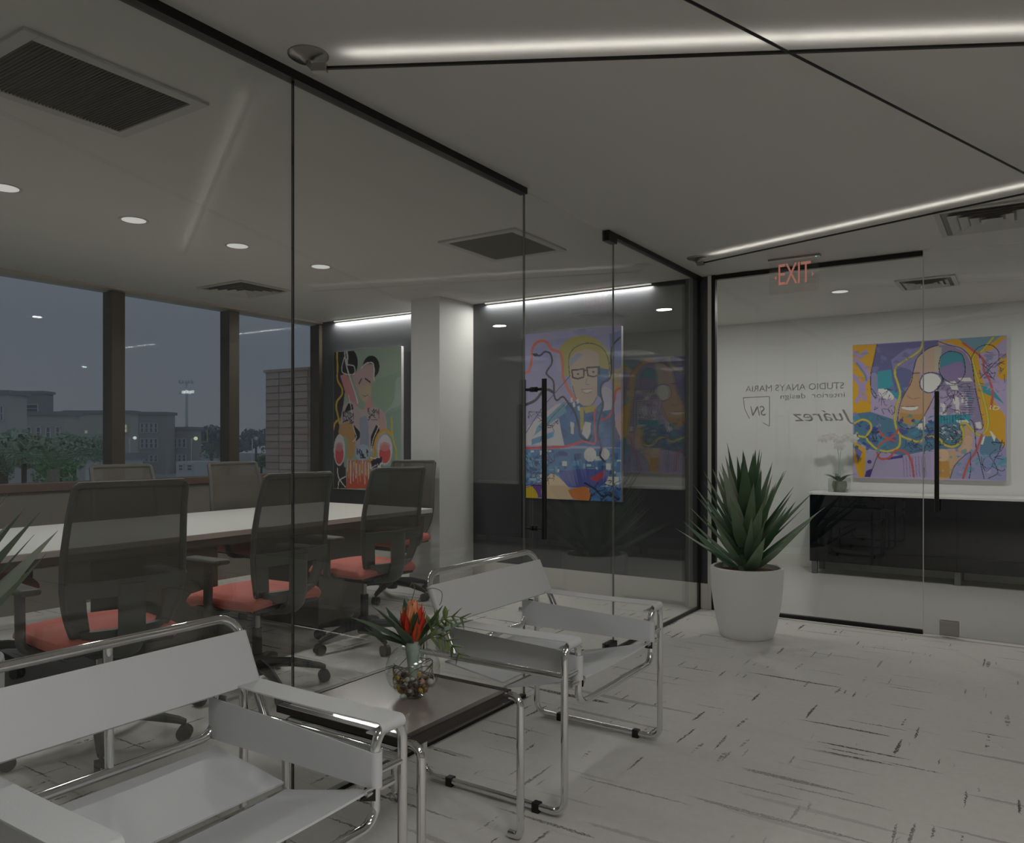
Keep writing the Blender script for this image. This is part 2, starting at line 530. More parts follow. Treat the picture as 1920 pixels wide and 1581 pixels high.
# glass front of the second room --------------------------------------
gr = hollow('wall_right', 'glass front of the rear room with black rails', 'glass wall')
p_r = MB().box(-1.902, -0.558, WY, WY + 0.012, 0.02, CH - 0.03).build('glass_pane', GLASSR, gr)
MB().box(-1.929, -1.902, WY - 0.014, WY + 0.03, 0, CH).build('side_post', BLACK, gr)
MB().box(-1.902, -0.557, WY - 0.012, WY + 0.026, CH - 0.034, CH - 0.004).build('top_rail', BLACK, gr)
MB().box(-1.902, -0.557, WY - 0.012, WY + 0.026, 0.0, 0.028).build('floor_rail', BLACK, gr)
MB().box(-1.90, 4.1, WY - 0.05, WY - 0.02, 0, 0.006).build('threshold_strip', BASEB, gr)
MB().box(-0.557, -0.552, WY + 0.001, WY + 0.011, 0.02, CH - 0.03).build('glass_edge', EDGEL, gr)
MB().box(0.45, 4.1, WY, WY + 0.012, 0.02, CH - 0.03).build('glass_pane', GLASSR, gr)
d2 = hollow('door_2', 'glass entrance door with a straight black pull bar', 'glass door')
MB().box(-0.551, 0.445, WY, WY + 0.012, 0.012, CH - 0.02).build('glass_pane', GLASSR, d2)
h2 = MB().tube([(-0.474, WY - 0.055, 0.785), (-0.474, WY - 0.055, 1.54)], 0.0135, 12).build('pull_bar', BLACK, d2, True)
for z in (0.86, 1.46):
    MB().tube([(-0.474, WY - 0.05, z), (-0.474, WY - 0.002, z)], 0.007, 8).build('standoff', BLACK, h2, True)
MB().box(-0.464, -0.356, WY - 0.01, WY + 0.022, 0.012, 0.104).build('floor_patch', STEEL, d2, bevel=0.003)
MB().lathe([(0, -0.012), (0.011, -0.008), (0.012, 0.008), (0, 0.012)], 12, (-0.554, WY - 0.006, 2.205)).build('glass_clip', EDGEL, d2, True)

# lettering on the glass: reads from the other side
def glass_text(s, size, cx, cz, shear=0.0, width=None, name='lettering'):
    me = text_mesh(s, size, 0.0004, shear)
    me.materials.clear(); me.materials.append(VINYL)
    xs = [v.co.x for v in me.vertices]
    w0 = max(xs) - min(xs)
    k = (width / w0) if width else 1.0
    mid = (max(xs) + min(xs)) / 2
    for v in me.vertices:
        x, y, z = v.co
        v.co = (cx - (x - mid) * k, WY - 0.0012 + z, cz + y)   # mirrored for the viewer in the lobby
    o = bpy.data.objects.new(name, me); C.objects.link(o); o.parent = p_r
    return o
glass_text('STUDIO ANAYS MARIA', 0.062, -1.355, 1.60, width=0.66)
glass_text('interior  design', 0.05, -1.23, 1.54, width=0.42)
glass_text('Juárez', 0.11, -1.16, 1.40, shear=0.35, width=0.40)
lg = MB()
for a, b in (((-1.515, 1.545), (-1.70, 1.54)), ((-1.70, 1.54), (-1.69, 1.46)), ((-1.69, 1.46), (-1.655, 1.39)), ((-1.515, 1.545), (-1.515, 1.335)), ((-1.515, 1.335), (-1.56, 1.36))):
    lg.tube([(a[0], WY - 0.0015, a[1]), (b[0], WY - 0.0015, b[1])], 0.0028, 6)
lg.build('shield_outline', VINYL, p_r)
glass_text('SN', 0.10, -1.595, 1.44, shear=0.25, width=0.11, name='shield_letters')

# ------------------------------------------------------------------ ceiling fittings
def frame_ring(mb, x0, x1, y0, y1, w, z0, z1):
    mb.box(x0, x1, y0, y0 + w, z0, z1); mb.box(x0, x1, y1 - w, y1, z0, z1)
    mb.box(x0, x0 + w, y0 + w, y1 - w, z0, z1); mb.box(x1 - w, x1, y0 + w, y1 - w, z0, z1)
    return mb
def grille_vent(label, x0, x1, y0, y1, core, slats=0, w=0.04):
    t = thing('ceiling_vent', label, 'vent', ((x0 + x1) / 2, (y0 + y1) / 2, CH), 0, 'ceiling vents')
    hx, hy = (x1 - x0) / 2, (y1 - y0) / 2
    frame_ring(MB(), -hx, hx, -hy, hy, w, -0.012, 0).build('frame', VENTM, t, bevel=0.002)
    MB().box(-hx + w, hx - w, -hy + w, hy - w, -0.004, 0).build('grille', core, t)
    if slats:
        m = MB()
        for k in range(slats):
            y = -hy + w + (k + 0.5) * (2 * hy - 2 * w) / slats
            m.box(-hx + w, hx - w, y - 0.002, y + 0.002, -0.009, -0.004)
        o = m.build('grille_bars', core, t); o['kind'] = 'stuff'
    return t
grille_vent('large dark return grille in the meeting room ceiling', -3.0, -2.455, 1.13, 1.755, VENTD, 44, 0.045)
grille_vent('square grey ceiling grille above the glass door', -2.985, -2.43, 3.72, 4.32, VENTG, 40, 0.045)
def louvre_vent(label, x0, x1, y0, y1, n=4, throat=None, blade_w=0.09):
    t = thing('ceiling_vent', label, 'vent', ((x0 + x1) / 2, (y0 + y1) / 2, CH), 0, 'ceiling vents')
    hx, hy = (x1 - x0) / 2, (y1 - y0) / 2
    frame_ring(MB(), -hx, hx, -hy, hy, 0.03, -0.012, 0).build('frame', VENTM, t, bevel=0.002)
    MB().box(-hx + 0.03, hx - 0.03, -hy + 0.03, hy - 0.03, -0.002, 0).build('throat', throat or VENTD, t)
    for k in range(n):
        f = 1 - (k + 0.6) / (n + 0.6)
        g = f - blade_w
        a = (hx - 0.03) * f; b = (hy - 0.03) * f; c = (hx - 0.03) * g; d = (hy - 0.03) * g
        m = MB()
        z0, z1 = -0.022, -0.004
        o = [(-a, -b, z0), (a, -b, z0), (a, b, z0), (-a, b, z0)]
        q = [(-c, -d, z1), (c, -d, z1), (c, d, z1), (-c, d, z1)]
        m.add(o + q, [(0, 1, 5, 4), (1, 2, 6, 5), (2, 3, 7, 6), (3, 0, 4, 7)])
        m.build('louvre', VENTM, t)
    return t
louvre_vent('louvred diffuser near the windows of the meeting room', -5.45, -4.92, 3.78, 4.28)
louvre_vent('louvred diffuser in the lobby ceiling at the upper right', -0.42, 0.10, 4.68, 5.26, 4, mat('vent_throat_pale', rgb(150, 148, 142), 0.6), 0.17)
louvre_vent('louvred diffuser in the rear room ceiling', -0.84, -0.44, 6.5, 6.94, 4, VENTG, 0.17)

def downlight(label, x, y, power, r=0.062, z=CH, col=(1, 0.985, 0.965)):
    t = thing('downlight', label, 'downlight', (x, y, z), 0, 'recessed downlights')
    MB().lathe([(r, -0.001), (r + 0.014, -0.004), (r + 0.016, 0.0), (r, 0.0)], 28).build('trim_ring', VENTM, t, True)
    MB().lathe([(0, -0.002), (r, -0.002), (r, 0)], 28).build('lens', LAMPG, t)
    l = area_light('downlight_glow', (0, 0, -0.006), 2 * r * 0.9, power, col)
    l.parent = t
    return t
for nm, y in (('first', 1.80), ('second', 2.452), ('third', 3.127), ('fourth', 3.812)):
    downlight({'first': 'recessed downlight cut by the left edge of the view', 'second': 'recessed downlight above the middle mullion of the windows',
               'third': 'recessed downlight left of the glass seam', 'fourth': 'recessed downlight just right of the glass seam'}[nm], -4.095, y, 4.6)
downlight('recessed downlight at the near end of the meeting room', -4.095, 0.6, 2.5)
downlight('recessed downlight by the exit sign in the rear room', -1.268, 6.75, 9.5)
downlight('recessed downlight above the right end of the sideboard', 0.55, 6.75, 11)
downlight('recessed downlight in the far corner of the rear room', -2.6, 6.9, 6)

def cable_light(label, a, b, disc=True, emit=True, ext=0.0):
    a, b = Vector(a), Vector(b)
    d = (b - a).normalized()
    t = thing('cable_light', label, 'linear light', (a.x, a.y, CH), 0, 'suspended ceiling lines')
    A = Vector((0, 0, a.z - CH)); B = b - Vector((a.x, a.y, CH))
    nn = Vector((-d.y, d.x, 0))
    if emit:
        # slim channel, open at the top, with the led strip recessed in it
        m = MB()
        def bar(y0, y1, z0, z1):
            vs_ = [p_ + nn * yy + Vector((0, 0, zz)) for zz in (z0, z1) for yy in (y0, y1) for p_ in (A, B)]
            m.add(vs_, [(0, 2, 3, 1), (4, 5, 7, 6), (0, 1, 5, 4), (2, 6, 7, 3), (0, 4, 6, 2), (1, 3, 7, 5)])
        bar(-0.0055, 0.0055, -0.003, 0.001); bar(-0.0055, -0.0045, 0.001, 0.0045); bar(0.0045, 0.0055, 0.001, 0.0045)
        m.build('channel', BLACK, t)
        w = 0.0042
        p0, p1 = A + d * 0.06 + Vector((0, 0, 0.0016)), B + Vector((0, 0, 0.0016))
        MB().add([p0 - nn * w, p0 + nn * w, p1 + nn * w, p1 - nn * w], [(0, 1, 2, 3)]).build('led_strip', UPLIGHT, t)
    else:
        MB().tube([A, B], 0.0045, 8).build('cable', BLACK, t, True)
    if disc:
        c = -d * 0.06
        MB().lathe([(0.0, -0.02), (0.02, -0.021), (0.03, -0.014), (0.055, -0.01), (0.063, -0.004), (0.063, 0)], 32, (c.x, c.y, 0)).build('ceiling_disc', STEEL, t, True)
        k = MB()
        q0 = c + Vector((0, 0, -0.018)); q1 = A - d * 0.0
        k.tube([q0, q0 + Vector((0, 0, -0.012)), q1 - d * 0.045], 0.008, 8)
        k.build('bracket', STEEL, t, True)
        m = MB(); e = A - d * 0.05
        vs_ = []
        for zz in (-0.012, 0.012):
            for s in (-1, 1):
                for tt in (0, 0.05):
                    vs_.append(e + nn * (s * 0.012) + d * tt + Vector((0, 0, zz)))
        m.add(vs_, [(0, 1, 3, 2), (4, 6, 7, 5), (0, 4, 5, 1), (2, 3, 7, 6), (0, 2, 6, 4), (1, 5, 7, 3)])
        m.build('end_clamp', STEEL, t, bevel=0.002)
    return t
s_ = 0.9037
cable_light('uplight cable running right from the disc above the glass partition', (-2.033 * s_, 1.922 * s_, 2.395), (0.35, 3.30 * s_ - 0.02, 2.395))
cable_light('uplight cable running right from the small disc near the exit sign', (-1.956 * s_, 5.5 * s_, 2.395), (0.6, 4.69 * s_, 2.395))
cable_light('bare dark cable crossing the lobby ceiling at the upper right', (-1.25, 0.6, 2.395), (0.33, 5.05, 2.395), disc=False, emit=False)

def cove(label, x0, x1, power):
    t = thing('wall_strip_light', label, 'strip light', ((x0 + x1) / 2, WY - 0.03, CH), 0, 'wall strip lights')
    w = (x1 - x0) / 2
    MB().box(-w, w, -0.012, 0.03, -0.006, 0).build('channel', VENTM, t)
    MB().box(-w, w, 0.004, 0.024, -0.014, -0.006).build('diffuser', STRIPE, t, bevel=0.004)
    l = area_light('strip_glow', (0, 0.008, -0.022), 2 * w, power, (1, 0.97, 0.92), size_y=0.02)
    l.parent = t
    return t
cove('short strip light above the dark painting', -5.80, -4.50, 13)
cove('long strip light above the blue painting', -3.95, -2.40, 11)

# exit sign -----------------------------------------------------------
ex = thing('exit_sign', 'edge lit clear exit sign hanging from the ceiling', 'exit sign', (-1.283, 5.325, CH))
MB().box(-0.165, 0.165, -0.02, 0.02, -0.014, 0.0).build('mount_bar', STEEL, ex, bevel=0.003)
MB().box(-0.160, 0.155, -0.003, 0.003, -0.236, -0.014).build('acrylic_plate', ACRYL, ex)
me = text_mesh('EXIT', 0.19, 0.0012, spacing=0.95)
me.materials.clear(); me.materials.append(EXITM)
xs = [v.co.x for v in me.vertices]
for v in me.vertices:
    x, y, z = v.co
    v.co = (x * 0.205 / (max(xs) - min(xs)), -0.0045 + z, -0.115 + y * 1.05)
eo = bpy.data.objects.new('letters', me); C.objects.link(eo); eo.parent = ex
for s in (-1, 1):
    MB().add([(s * 0.125, -0.004, -0.125), (s * 0.112, -0.004, -0.11), (s * 0.112, -0.004, -0.14)], [(0, 1, 2)]).build('chevron', EXITM, ex)
MB().lathe([(0, -0.006), (0.007, -0.004), (0.007, 0.0)], 10, (0.14, -0.012, -0.012)).build('indicator', GREENLED, ex, True)

# ------------------------------------------------------------------ paintings
def cat_rom(pts, n=8):
    P = [pts[0]] + list(pts) + [pts[-1]]
    out = []
    for i in range(1, len(P) - 2):
        a, b, c, d = [np.array(q, float) for q in P[i - 1:i + 3]]
        for k in range(n):
            t = k / n
            out.append(0.5 * ((2 * b) + (c - a) * t + (2 * a - 5 * b + 4 * c - d) * t * t + (3 * b - a - 3 * c + d) * t ** 3))
    out.append(np.array(pts[-1], float))
    return np.array(out)

class Paint:
    """paints flat shapes given in the coordinates of a tracing quad (tl, tr, br, bl) onto an n x m lattice"""
    def __init__(self, w, h, quad, base):
        self.w, self.h = w, h
        self.q = quad
        self.im = np.zeros((h, w, 3)); self.im[:] = base
        self.yy, self.xx = np.mgrid[0:h, 0:w].astype(float)
        self.k = w / (quad[1][0] - quad[0][0])
        self.rng = np.random.RandomState(3)
    def uv(self, p):
        tl, tr, br, bl = self.q
        p = np.atleast_2d(np.array(p, float))
        l0 = tl[0]
        u = (p[:, 0] - tl[0]) / (tr[0] - tl[0])
        for _ in range(3):
            yt = tl[1] + (tr[1] - tl[1]) * u; yb = bl[1] + (br[1] - bl[1]) * u
            v = (p[:, 1] - yt) / (yb - yt)
            xl = tl[0] + (bl[0] - tl[0]) * v; xr = tr[0] + (br[0] - tr[0]) * v
            u = (p[:, 0] - xl) / (xr - xl)
        return np.stack([u * (self.w - 1), v * (self.h - 1)], 1)
    def _mask(self, P):
        x0, x1 = int(max(0, P[:, 0].min() - 1)), int(min(self.w, P[:, 0].max() + 2))
        y0, y1 = int(max(0, P[:, 1].min() - 1)), int(min(self.h, P[:, 1].max() + 2))
        if x1 <= x0 or y1 <= y0: return None
        X, Y = self.xx[y0:y1, x0:x1], self.yy[y0:y1, x0:x1]
        m = np.zeros(X.shape, bool)
        j = len(P) - 1
        for i in range(len(P)):
            xi, yi = P[i]; xj, yj = P[j]
            c = ((yi > Y) != (yj > Y))
            with np.errstate(divide='ignore', invalid='ignore'):
                c &= X < (xj - xi) * (Y - yi) / (yj - yi + 1e-12) + xi
            m ^= c
            j = i
        return (slice(y0, y1), slice(x0, x1)), m
    def poly(self, pts, col, alpha=1.0, smooth=False):
        if smooth:
            pts = cat_rom(list(pts) + [pts[0]], 6)
        r = self._mask(self.uv(pts))
        if r is None: return
        s, m = r
        a = self.im[s]
        a[m] = a[m] * (1 - alpha) + np.array(col) * alpha
    def ell(self, c, rx, ry, col, alpha=1.0, rot=0.0):
        t = np.linspace(0, 2 * PI, 30)[:-1]
        x, y = rx * np.cos(t), ry * np.sin(t)
        self.poly(np.stack([c[0] + x * math.cos(rot) - y * math.sin(rot), c[1] + x * math.sin(rot) + y * math.cos(rot)], 1), col, alpha)
    def line(self, pts, wd, col, alpha=1.0, smooth=True):
        pts = cat_rom(pts, 8) if smooth and len(pts) > 2 else np.array(pts, float)
        P = self.uv(pts)
        r = max(0.55, wd * self.k / 2)
        for a, b in zip(P[:-1], P[1:]):
            x0, x1 = int(max(0, min(a[0], b[0]) - r - 1)), int(min(self.w, max(a[0], b[0]) + r + 2))
            y0, y1 = int(max(0, min(a[1], b[1]) - r - 1)), int(min(self.h, max(a[1], b[1]) + r + 2))
            if x1 <= x0 or y1 <= y0: continue
            X, Y = self.xx[y0:y1, x0:x1] - a[0], self.yy[y0:y1, x0:x1] - a[1]
            d = b - a; L = d.dot(d) + 1e-9
            t = np.clip((X * d[0] + Y * d[1]) / L, 0, 1)
            m = np.hypot(X - t * d[0], Y - t * d[1]) <= r
            s = self.im[y0:y1, x0:x1]
            s[m] = s[m] * (1 - alpha) + np.array(col) * alpha
    def rects(self, n, x0, x1, y0, y1, cols, smin, smax, alpha=0.9):
        for _ in range(n):
            x, y = self.rng.uniform(x0, x1), self.rng.uniform(y0, y1)
            a, b = self.rng.uniform(smin, smax), self.rng.uniform(smin, smax) * 0.7
            c = cols[self.rng.randint(len(cols))]
            self.poly([(x, y), (x + a, y), (x + a, y + b), (x, y + b)], c, alpha)
    def scribble(self, n, x0, x1, y0, y1, wd, col, step=60, alpha=0.9):
        for _ in range(n):
            x, y = self.rng.uniform(x0, x1), self.rng.uniform(y0, y1)
            pts = [(x, y)]
            for k in range(3):
                x += self.rng.uniform(-step, step); y += self.rng.uniform(-step, step)
                pts.append((min(max(x, x0), x1), min(max(y, y0), y1)))
            self.line(pts, wd, col, alpha)
    def patches(self, n, x0, x1, y0, y1, cols, smin, smax, alpha=0.6):
        for _ in range(n):
            x, y = self.rng.uniform(x0, x1), self.rng.uniform(y0, y1)
            r = self.rng.uniform(smin, smax)
            t = np.sort(self.rng.uniform(0, 2 * PI, 7))
            rr = r * self.rng.uniform(0.5, 1.1, 7)
            self.poly(np.stack([x + rr * np.cos(t), y + rr * np.sin(t) * 0.7], 1), cols[self.rng.randint(len(cols))], alpha, True)

def painting(label, x0, x1, z0, z1, ywall, P, depth=0.035):
    w, h = x1 - x0, z1 - z0
    t = thing('painting', label, 'painting', (x0 + w / 2, ywall, z0), 0, 'wall paintings')
    MB().box(-w / 2, w / 2, -depth + 0.001, -0.001, 0, h).build('canvas', CANVAS, t)
    nx, ny = P.w, P.h
    X, Z = np.meshgrid(np.linspace(-w / 2, w / 2, nx), np.linspace(h, 0, ny))
    co = np.stack([X, np.full_like(X, -depth), Z], -1).reshape(-1, 3)
    idx = np.arange(nx * ny).reshape(ny, nx)
    q = np.stack([idx[:-1, :-1], idx[1:, :-1], idx[1:, 1:], idx[:-1, 1:]], -1).reshape(-1, 4)
    me = bpy.data.meshes.new('painted_face')
    me.vertices.add(len(co)); me.vertices.foreach_set('co', co.ravel())
    me.loops.add(q.size); me.loops.foreach_set('vertex_index', q.ravel())
    me.polygons.add(len(q)); me.polygons.foreach_set('loop_start', np.arange(0, q.size, 4))
    me.polygons.foreach_set('loop_total', np.full(len(q), 4))
    me.update(calc_edges=True)
    im = np.clip(P.im, 0, 255) / 255.0
    linc = np.where(im <= 0.04045, im / 12.92, ((im + 0.055) / 1.055) ** 2.4)
    at = me.color_attributes.new('paint', 'FLOAT_COLOR', 'POINT')
    at.data.foreach_set('color', np.concatenate([linc.reshape(-1, 3), np.ones((nx * ny, 1))], 1).ravel())
    m = bpy.data.materials.new('painted_canvas'); m.use_nodes = True
    n, l = m.node_tree.nodes, m.node_tree.links
    a = n.new('ShaderNodeVertexColor'); a.layer_name = 'paint'
    l.new(a.outputs[0], n['Principled BSDF'].inputs['Base Color'])
    n['Principled BSDF'].inputs['Roughness'].default_value = 0.55
    me.materials.append(m)
    o = bpy.data.objects.new('painted_face', me); C.objects.link(o); o.parent = t
    return t

# --- painting A: large square portrait behind the sideboard
LAV, YEL, TEAL, NAVY, SKIN = (186, 170, 206), (226, 172, 28), (58, 160, 178), (92, 88, 160), (204, 164, 130)
INK, LEM, CORL, WHT, SLATE = (34, 26, 44), (216, 200, 90), (206, 96, 88), (236, 234, 226), (118, 116, 158)
a = Paint(300, 300, ((48, 188), (1520, 100), (1520, 1495), (48, 1445)), LAV)
a.poly([(48, 188), (300, 180), (235, 470), (240, 830), (48, 850)], YEL)
for pts in ([(60, 330), (150, 380), (210, 480), (160, 560), (170, 700)], [(55, 480), (120, 560), (130, 650), (90, 720)], [(180, 250), (120, 300), (70, 260)]):
    a.line(pts, 46, (178, 158, 204))
a.line([(90, 360), (170, 460), (190, 520)], 22, (120, 140, 190))
a.poly([(300, 180), (890, 145), (930, 240), (700, 320), (660, 450), (560, 700), (480, 690), (300, 620), (235, 480), (262, 330)], (104, 102, 156))
a.poly([(440, 330), (560, 240), (760, 200), (660, 420), (590, 640), (520, 560), (470, 480)], (140, 136, 186))
a.poly([(300, 440), (440, 420), (480, 640), (560, 620), (520, 700), (300, 620)], TEAL)
a.ell((560, 500), 110, 95, (104, 106, 160))
a.patches(14, 420, 620, 560, 700, [TEAL, (76, 140, 170), (120, 120, 180)], 20, 50)
a.poly([(240, 450), (300, 470), (300, 640), (250, 640), (232, 540)], (150, 148, 190), 1, True)
a.poly([(310, 605), (400, 610), (470, 680), (430, 710), (330, 670)], WHT, 1, True)
a.poly([(880, 180), (1000, 170), (1160, 230), (1215, 380), (1260, 700), (1310, 960), (1340, 1100), (1510, 1200), (1510, 880), (1350, 640), (1290, 480), (1330, 300), (1520, 110), (1000, 140)], YEL)
a.poly([(1090, 130), (1480, 100), (1280, 260), (1180, 220)], (120, 158, 180))
a.poly([(1260, 280), (1430, 220), (1515, 260), (1515, 780), (1400, 680), (1300, 500)], LAV)
a.poly([(1460, 330), (1515, 280), (1515, 510), (1440, 490)], YEL, 1, True)
a.poly([(1270, 560), (1400, 620), (1500, 760), (1420, 700), (1300, 640)], TEAL)
# hair and face
a.poly([(900, 190), (1010, 190), (1150, 260), (1210, 380), (1250, 600), (1310, 930), (1240, 1030), (1190, 900), (1160, 640), (900, 620)], (152, 140, 176))
a.poly([(920, 300), (1000, 250), (1110, 280), (1150, 370), (1140, 480), (1060, 560), (930, 480)], (64, 150, 168), 1, True)
a.poly([(930, 400), (1110, 350), (1140, 470), (1050, 560), (930, 470)], (150, 128, 176), 1, True)
a.poly([(905, 190), (800, 225), (700, 310), (662, 450), (880, 455), (905, 330)], (206, 176, 156), 1)
a.poly([(860, 210), (935, 210), (905, 440), (870, 440)], (200, 192, 170))
a.poly([(665, 440), (720, 450), (740, 620), (830, 660), (820, 760), (760, 880), (690, 960), (600, 985), (530, 940), (512, 860), (545, 720), (600, 610)], SKIN, 1, True)
a.poly([(530, 830), (700, 850), (770, 830), (690, 960), (600, 985), (530, 940)], (196, 150, 84), 1, True)
a.poly([(540, 770), (620, 775), (705, 770), (690, 800), (620, 808), (560, 795)], WHT, 1, True)
a.line([(540, 770), (620, 775), (710, 770)], 7, (140, 96, 84))
a.line([(600, 670), (650, 700), (720, 690)], 8, (170, 120, 100))
a.ell((826, 550), 104, 92, (238, 236, 230))
for k in range(2):
    a.line([(722, 540), (760, 470), (850, 452), (935, 490), (920, 560), (860, 630), (790, 640), (735, 600), (722, 540)], 12 if k == 0 else 6, (78, 80, 120))
a.line([(660, 455), (720, 455)], 10, (78, 80, 120))
# lower teal city / hand
a.poly([(60, 840), (230, 820), (480, 900), (700, 980), (880, 900), (1190, 850), (1200, 1010), (1100, 1180), (880, 1180), (560, 1240), (240, 1180), (60, 1080)], (86, 130, 160))
a.patches(46, 60, 860, 850, 1230, [TEAL, NAVY, (64, 80, 150), (150, 140, 190), (70, 150, 170)], 24, 80, 0.8)
a.patches(26, 880, 1200, 640, 1120, [(150, 134, 170), WHT, TEAL, (130, 124, 164)], 20, 60, 0.75)
a.poly([(880, 860), (1200, 850), (1190, 930), (880, 940)], TEAL)
for x, y, w_, h_ in ((940, 750, 26, 100), (1030, 690, 70, 70), (1060, 760, 40, 80), (1110, 660, 26, 90), (1150, 700, 26, 80), (960, 540, 120, 30), (1080, 505, 140, 34), (1010, 580, 80, 40), (1240, 930, 60, 60), (700, 940, 60, 60), (750, 880, 28, 110), (1060, 910, 130, 26)):
    a.poly([(x, y), (x + w_ * 0.8, y - 6), (x + w_, y + h_), (x + w_ * 0.2, y + h_ * 0.9)], WHT, 0.95)
a.ell((1000, 1050), 120, 100, (90, 130, 150))
a.patches(30, 900, 1110, 960, 1140, [WHT, (140, 150, 176), TEAL, NAVY], 12, 34, 0.85)
a.poly([(1120, 980), (1180, 960), (1215, 1080), (1200, 1190), (1130, 1240), (1060, 1330), (1010, 1450), (880, 1450), (880, 1190), (960, 1200), (1080, 1180), (1130, 1100)], (212, 172, 136), 1, True)
a.poly([(880, 1280), (1000, 1300), (1010, 1450), (880, 1450)], (200, 150, 70))
a.ell((1170, 1180), 46, 40, (220, 184, 156)); a.ell((1180, 1100), 40, 46, (220, 184, 156)); a.ell((940, 1240), 60, 60, (224, 190, 156))
# bottom lavender, right
a.poly([(190, 1190), (560, 1240), (760, 1220), (830, 1180), (830, 1450), (170, 1440)], (176, 164, 200))
a.poly([(60, 1100), (130, 1140), (185, 1180), (170, 1440), (110, 1440), (60, 1280)], YEL)
a.poly([(60, 1140), (150, 1200), (100, 1300)], (120, 116, 180))
a.poly([(190, 1380), (250, 1360), (225, 1440), (170, 1440)], (70, 56, 140))
a.ell((220, 1295), 22, 18, (70, 56, 140))
a.poly([(400, 1260), (560, 1230), (560, 1260), (400, 1280)], (70, 60, 150))
a.poly([(1060, 1330), (1200, 1200), (1480, 1100), (1515, 1200), (1515, 1490), (1010, 1460)], (160, 158, 200))
a.patches(26, 1060, 1500, 1180, 1430, [TEAL, (96, 160, 180), LAV, (140, 150, 200)], 20, 60, 0.7)
a.poly([(1300, 1060), (1440, 1070), (1480, 1110), (1440, 1220), (1290, 1230)], (100, 140, 170), 1, True)
a.poly([(1310, 1070), (1330, 1060), (1310, 1140), (1290, 1140)], WHT); a.poly([(1370, 1010), (1430, 1050), (1410, 1120)], WHT)
a.poly([(1340, 900), (1510, 900), (1510, 1180), (1370, 1000)], YEL)
# cables
for pts in ([(755, 150), (730, 230), (640, 300), (520, 370), (478, 450), (510, 560), (530, 660), (490, 790), (480, 920), (530, 1040), (640, 1090), (720, 1110), (800, 1060), (900, 1080), (960, 1140), (1040, 1160), (1110, 1110), (1130, 1020), (1110, 950), (1160, 940), (1220, 1010), (1280, 1050), (1340, 1010), (1355, 900), (1320, 720), (1270, 540), (1230, 400), (1220, 300), (1300, 250), (1400, 120)],
            [(530, 1040), (520, 1150), (430, 1195), (320, 1185), (240, 1130), (190, 1060), (240, 980), (220, 920), (150, 895), (60, 930)],
            [(190, 1060), (110, 1050), (90, 1020)]):
    a.line(pts, 26, (170, 160, 60)); a.line(pts, 16, LEM)
for pts in ([(310, 1180), (340, 1120), (420, 1080), (490, 1030), (510, 980)], [(320, 1000), (390, 1070), (480, 1100)], [(300, 1210), (330, 1265), (420, 1260), (490, 1190), (590, 1210), (640, 1290), (665, 1440)],
            [(1300, 1050), (1250, 1200), (1180, 1310), (1130, 1460)], [(1130, 170), (1230, 250), (1310, 330), (1320, 440), (1370, 530), (1395, 660), (1380, 790)]):
    a.line(pts, 22, CORL)
# ink drawing
for pts in ([(890, 150), (1000, 190), (1110, 220), (1190, 300), (1220, 420), (1240, 600), (1280, 800), (1310, 950), (1290, 1000), (1230, 990)],
            [(300, 180), (270, 310), (235, 470), (240, 620), (285, 700)], [(930, 480), (945, 540), (880, 640), (800, 800), (700, 950), (600, 985), (520, 940), (512, 840), (550, 700), (640, 540), (662, 420), (700, 310), (800, 225), (900, 190)],
            [(920, 300), (1000, 250), (1110, 275), (1145, 370), (1140, 480), (1060, 560), (940, 500), (905, 400), (920, 300)],
            [(1010, 1460), (1060, 1330), (1190, 1215), (1195, 1300), (1200, 1380), (1185, 1465)], [(1260, 1210), (1290, 1330), (1320, 1470)], [(1480, 1100), (1450, 1220), (1410, 1300), (1440, 1410), (1360, 1465)],
            [(225, 1440), (290, 1270), (340, 1200)], [(1285, 510), (1340, 450), (1430, 350), (1510, 280)], [(1200, 330), (1260, 220), (1370, 190), (1445, 250), (1450, 340)], [(1190, 900), (1230, 960), (1250, 1200)],
            [(765, 1450), (765, 1200), (800, 1120)], [(820, 1040), (780, 960), (740, 1060)]):
    a.line(pts, 7, INK)
a.patches(30, 1270, 1510, 250, 640, [(170, 150, 196), (140, 120, 176), (196, 180, 214), (110, 150, 184)], 14, 46, 0.55)
a.patches(24, 270, 640, 200, 420, [(96, 96, 150), (120, 120, 172), (150, 146, 196)], 20, 60, 0.45)
a.patches(16, 60, 230, 220, 800, [(170, 150, 200), (216, 160, 30), (130, 150, 190)], 14, 40, 0.6)
a.patches(40, 80, 860, 880, 1220, [(48, 64, 140), (70, 176, 188), (40, 110, 150), (170, 160, 206)], 10, 34, 0.8)
a.patches(30, 880, 1500, 1180, 1440, [(70, 170, 186), (196, 186, 214), (120, 130, 190)], 8, 30, 0.7)
a.patches(14, 1180, 1320, 560, 960, [(130, 120, 170), (170, 160, 196)], 12, 34, 0.6)
for k in range(26):
    y = 590 + (k % 13) * 22
    a.line([(1100 + (k * 37) % 60, y), (1180 + (k * 53) % 60, y + (k % 5) - 2)], 3, (40, 60, 90), 0.8)
for k in range(14):
    a.line([(1180 + k * 22, 1270 + (k * 31) % 90), (1230 + k * 22, 1262 + (k * 31) % 90)], 5, (70, 170, 186), 0.9)
for k in range(9):
    a.line([(905 + k * 26, 860), (905 + k * 26, 935)], 3, (40, 60, 90), 0.7)
a.scribble(22, 890, 1190, 560, 900, 4, (60, 50, 80), 70)
a.scribble(14, 1280, 1500, 260, 600, 3, (70, 56, 100), 60)
a.scribble(14, 240, 480, 600, 900, 3, (70, 56, 100), 50)
a.scribble(16, 560, 860, 980, 1200, 3, (40, 40, 80), 50)
a.scribble(24, 900, 1120, 950, 1140, 4, INK, 50)
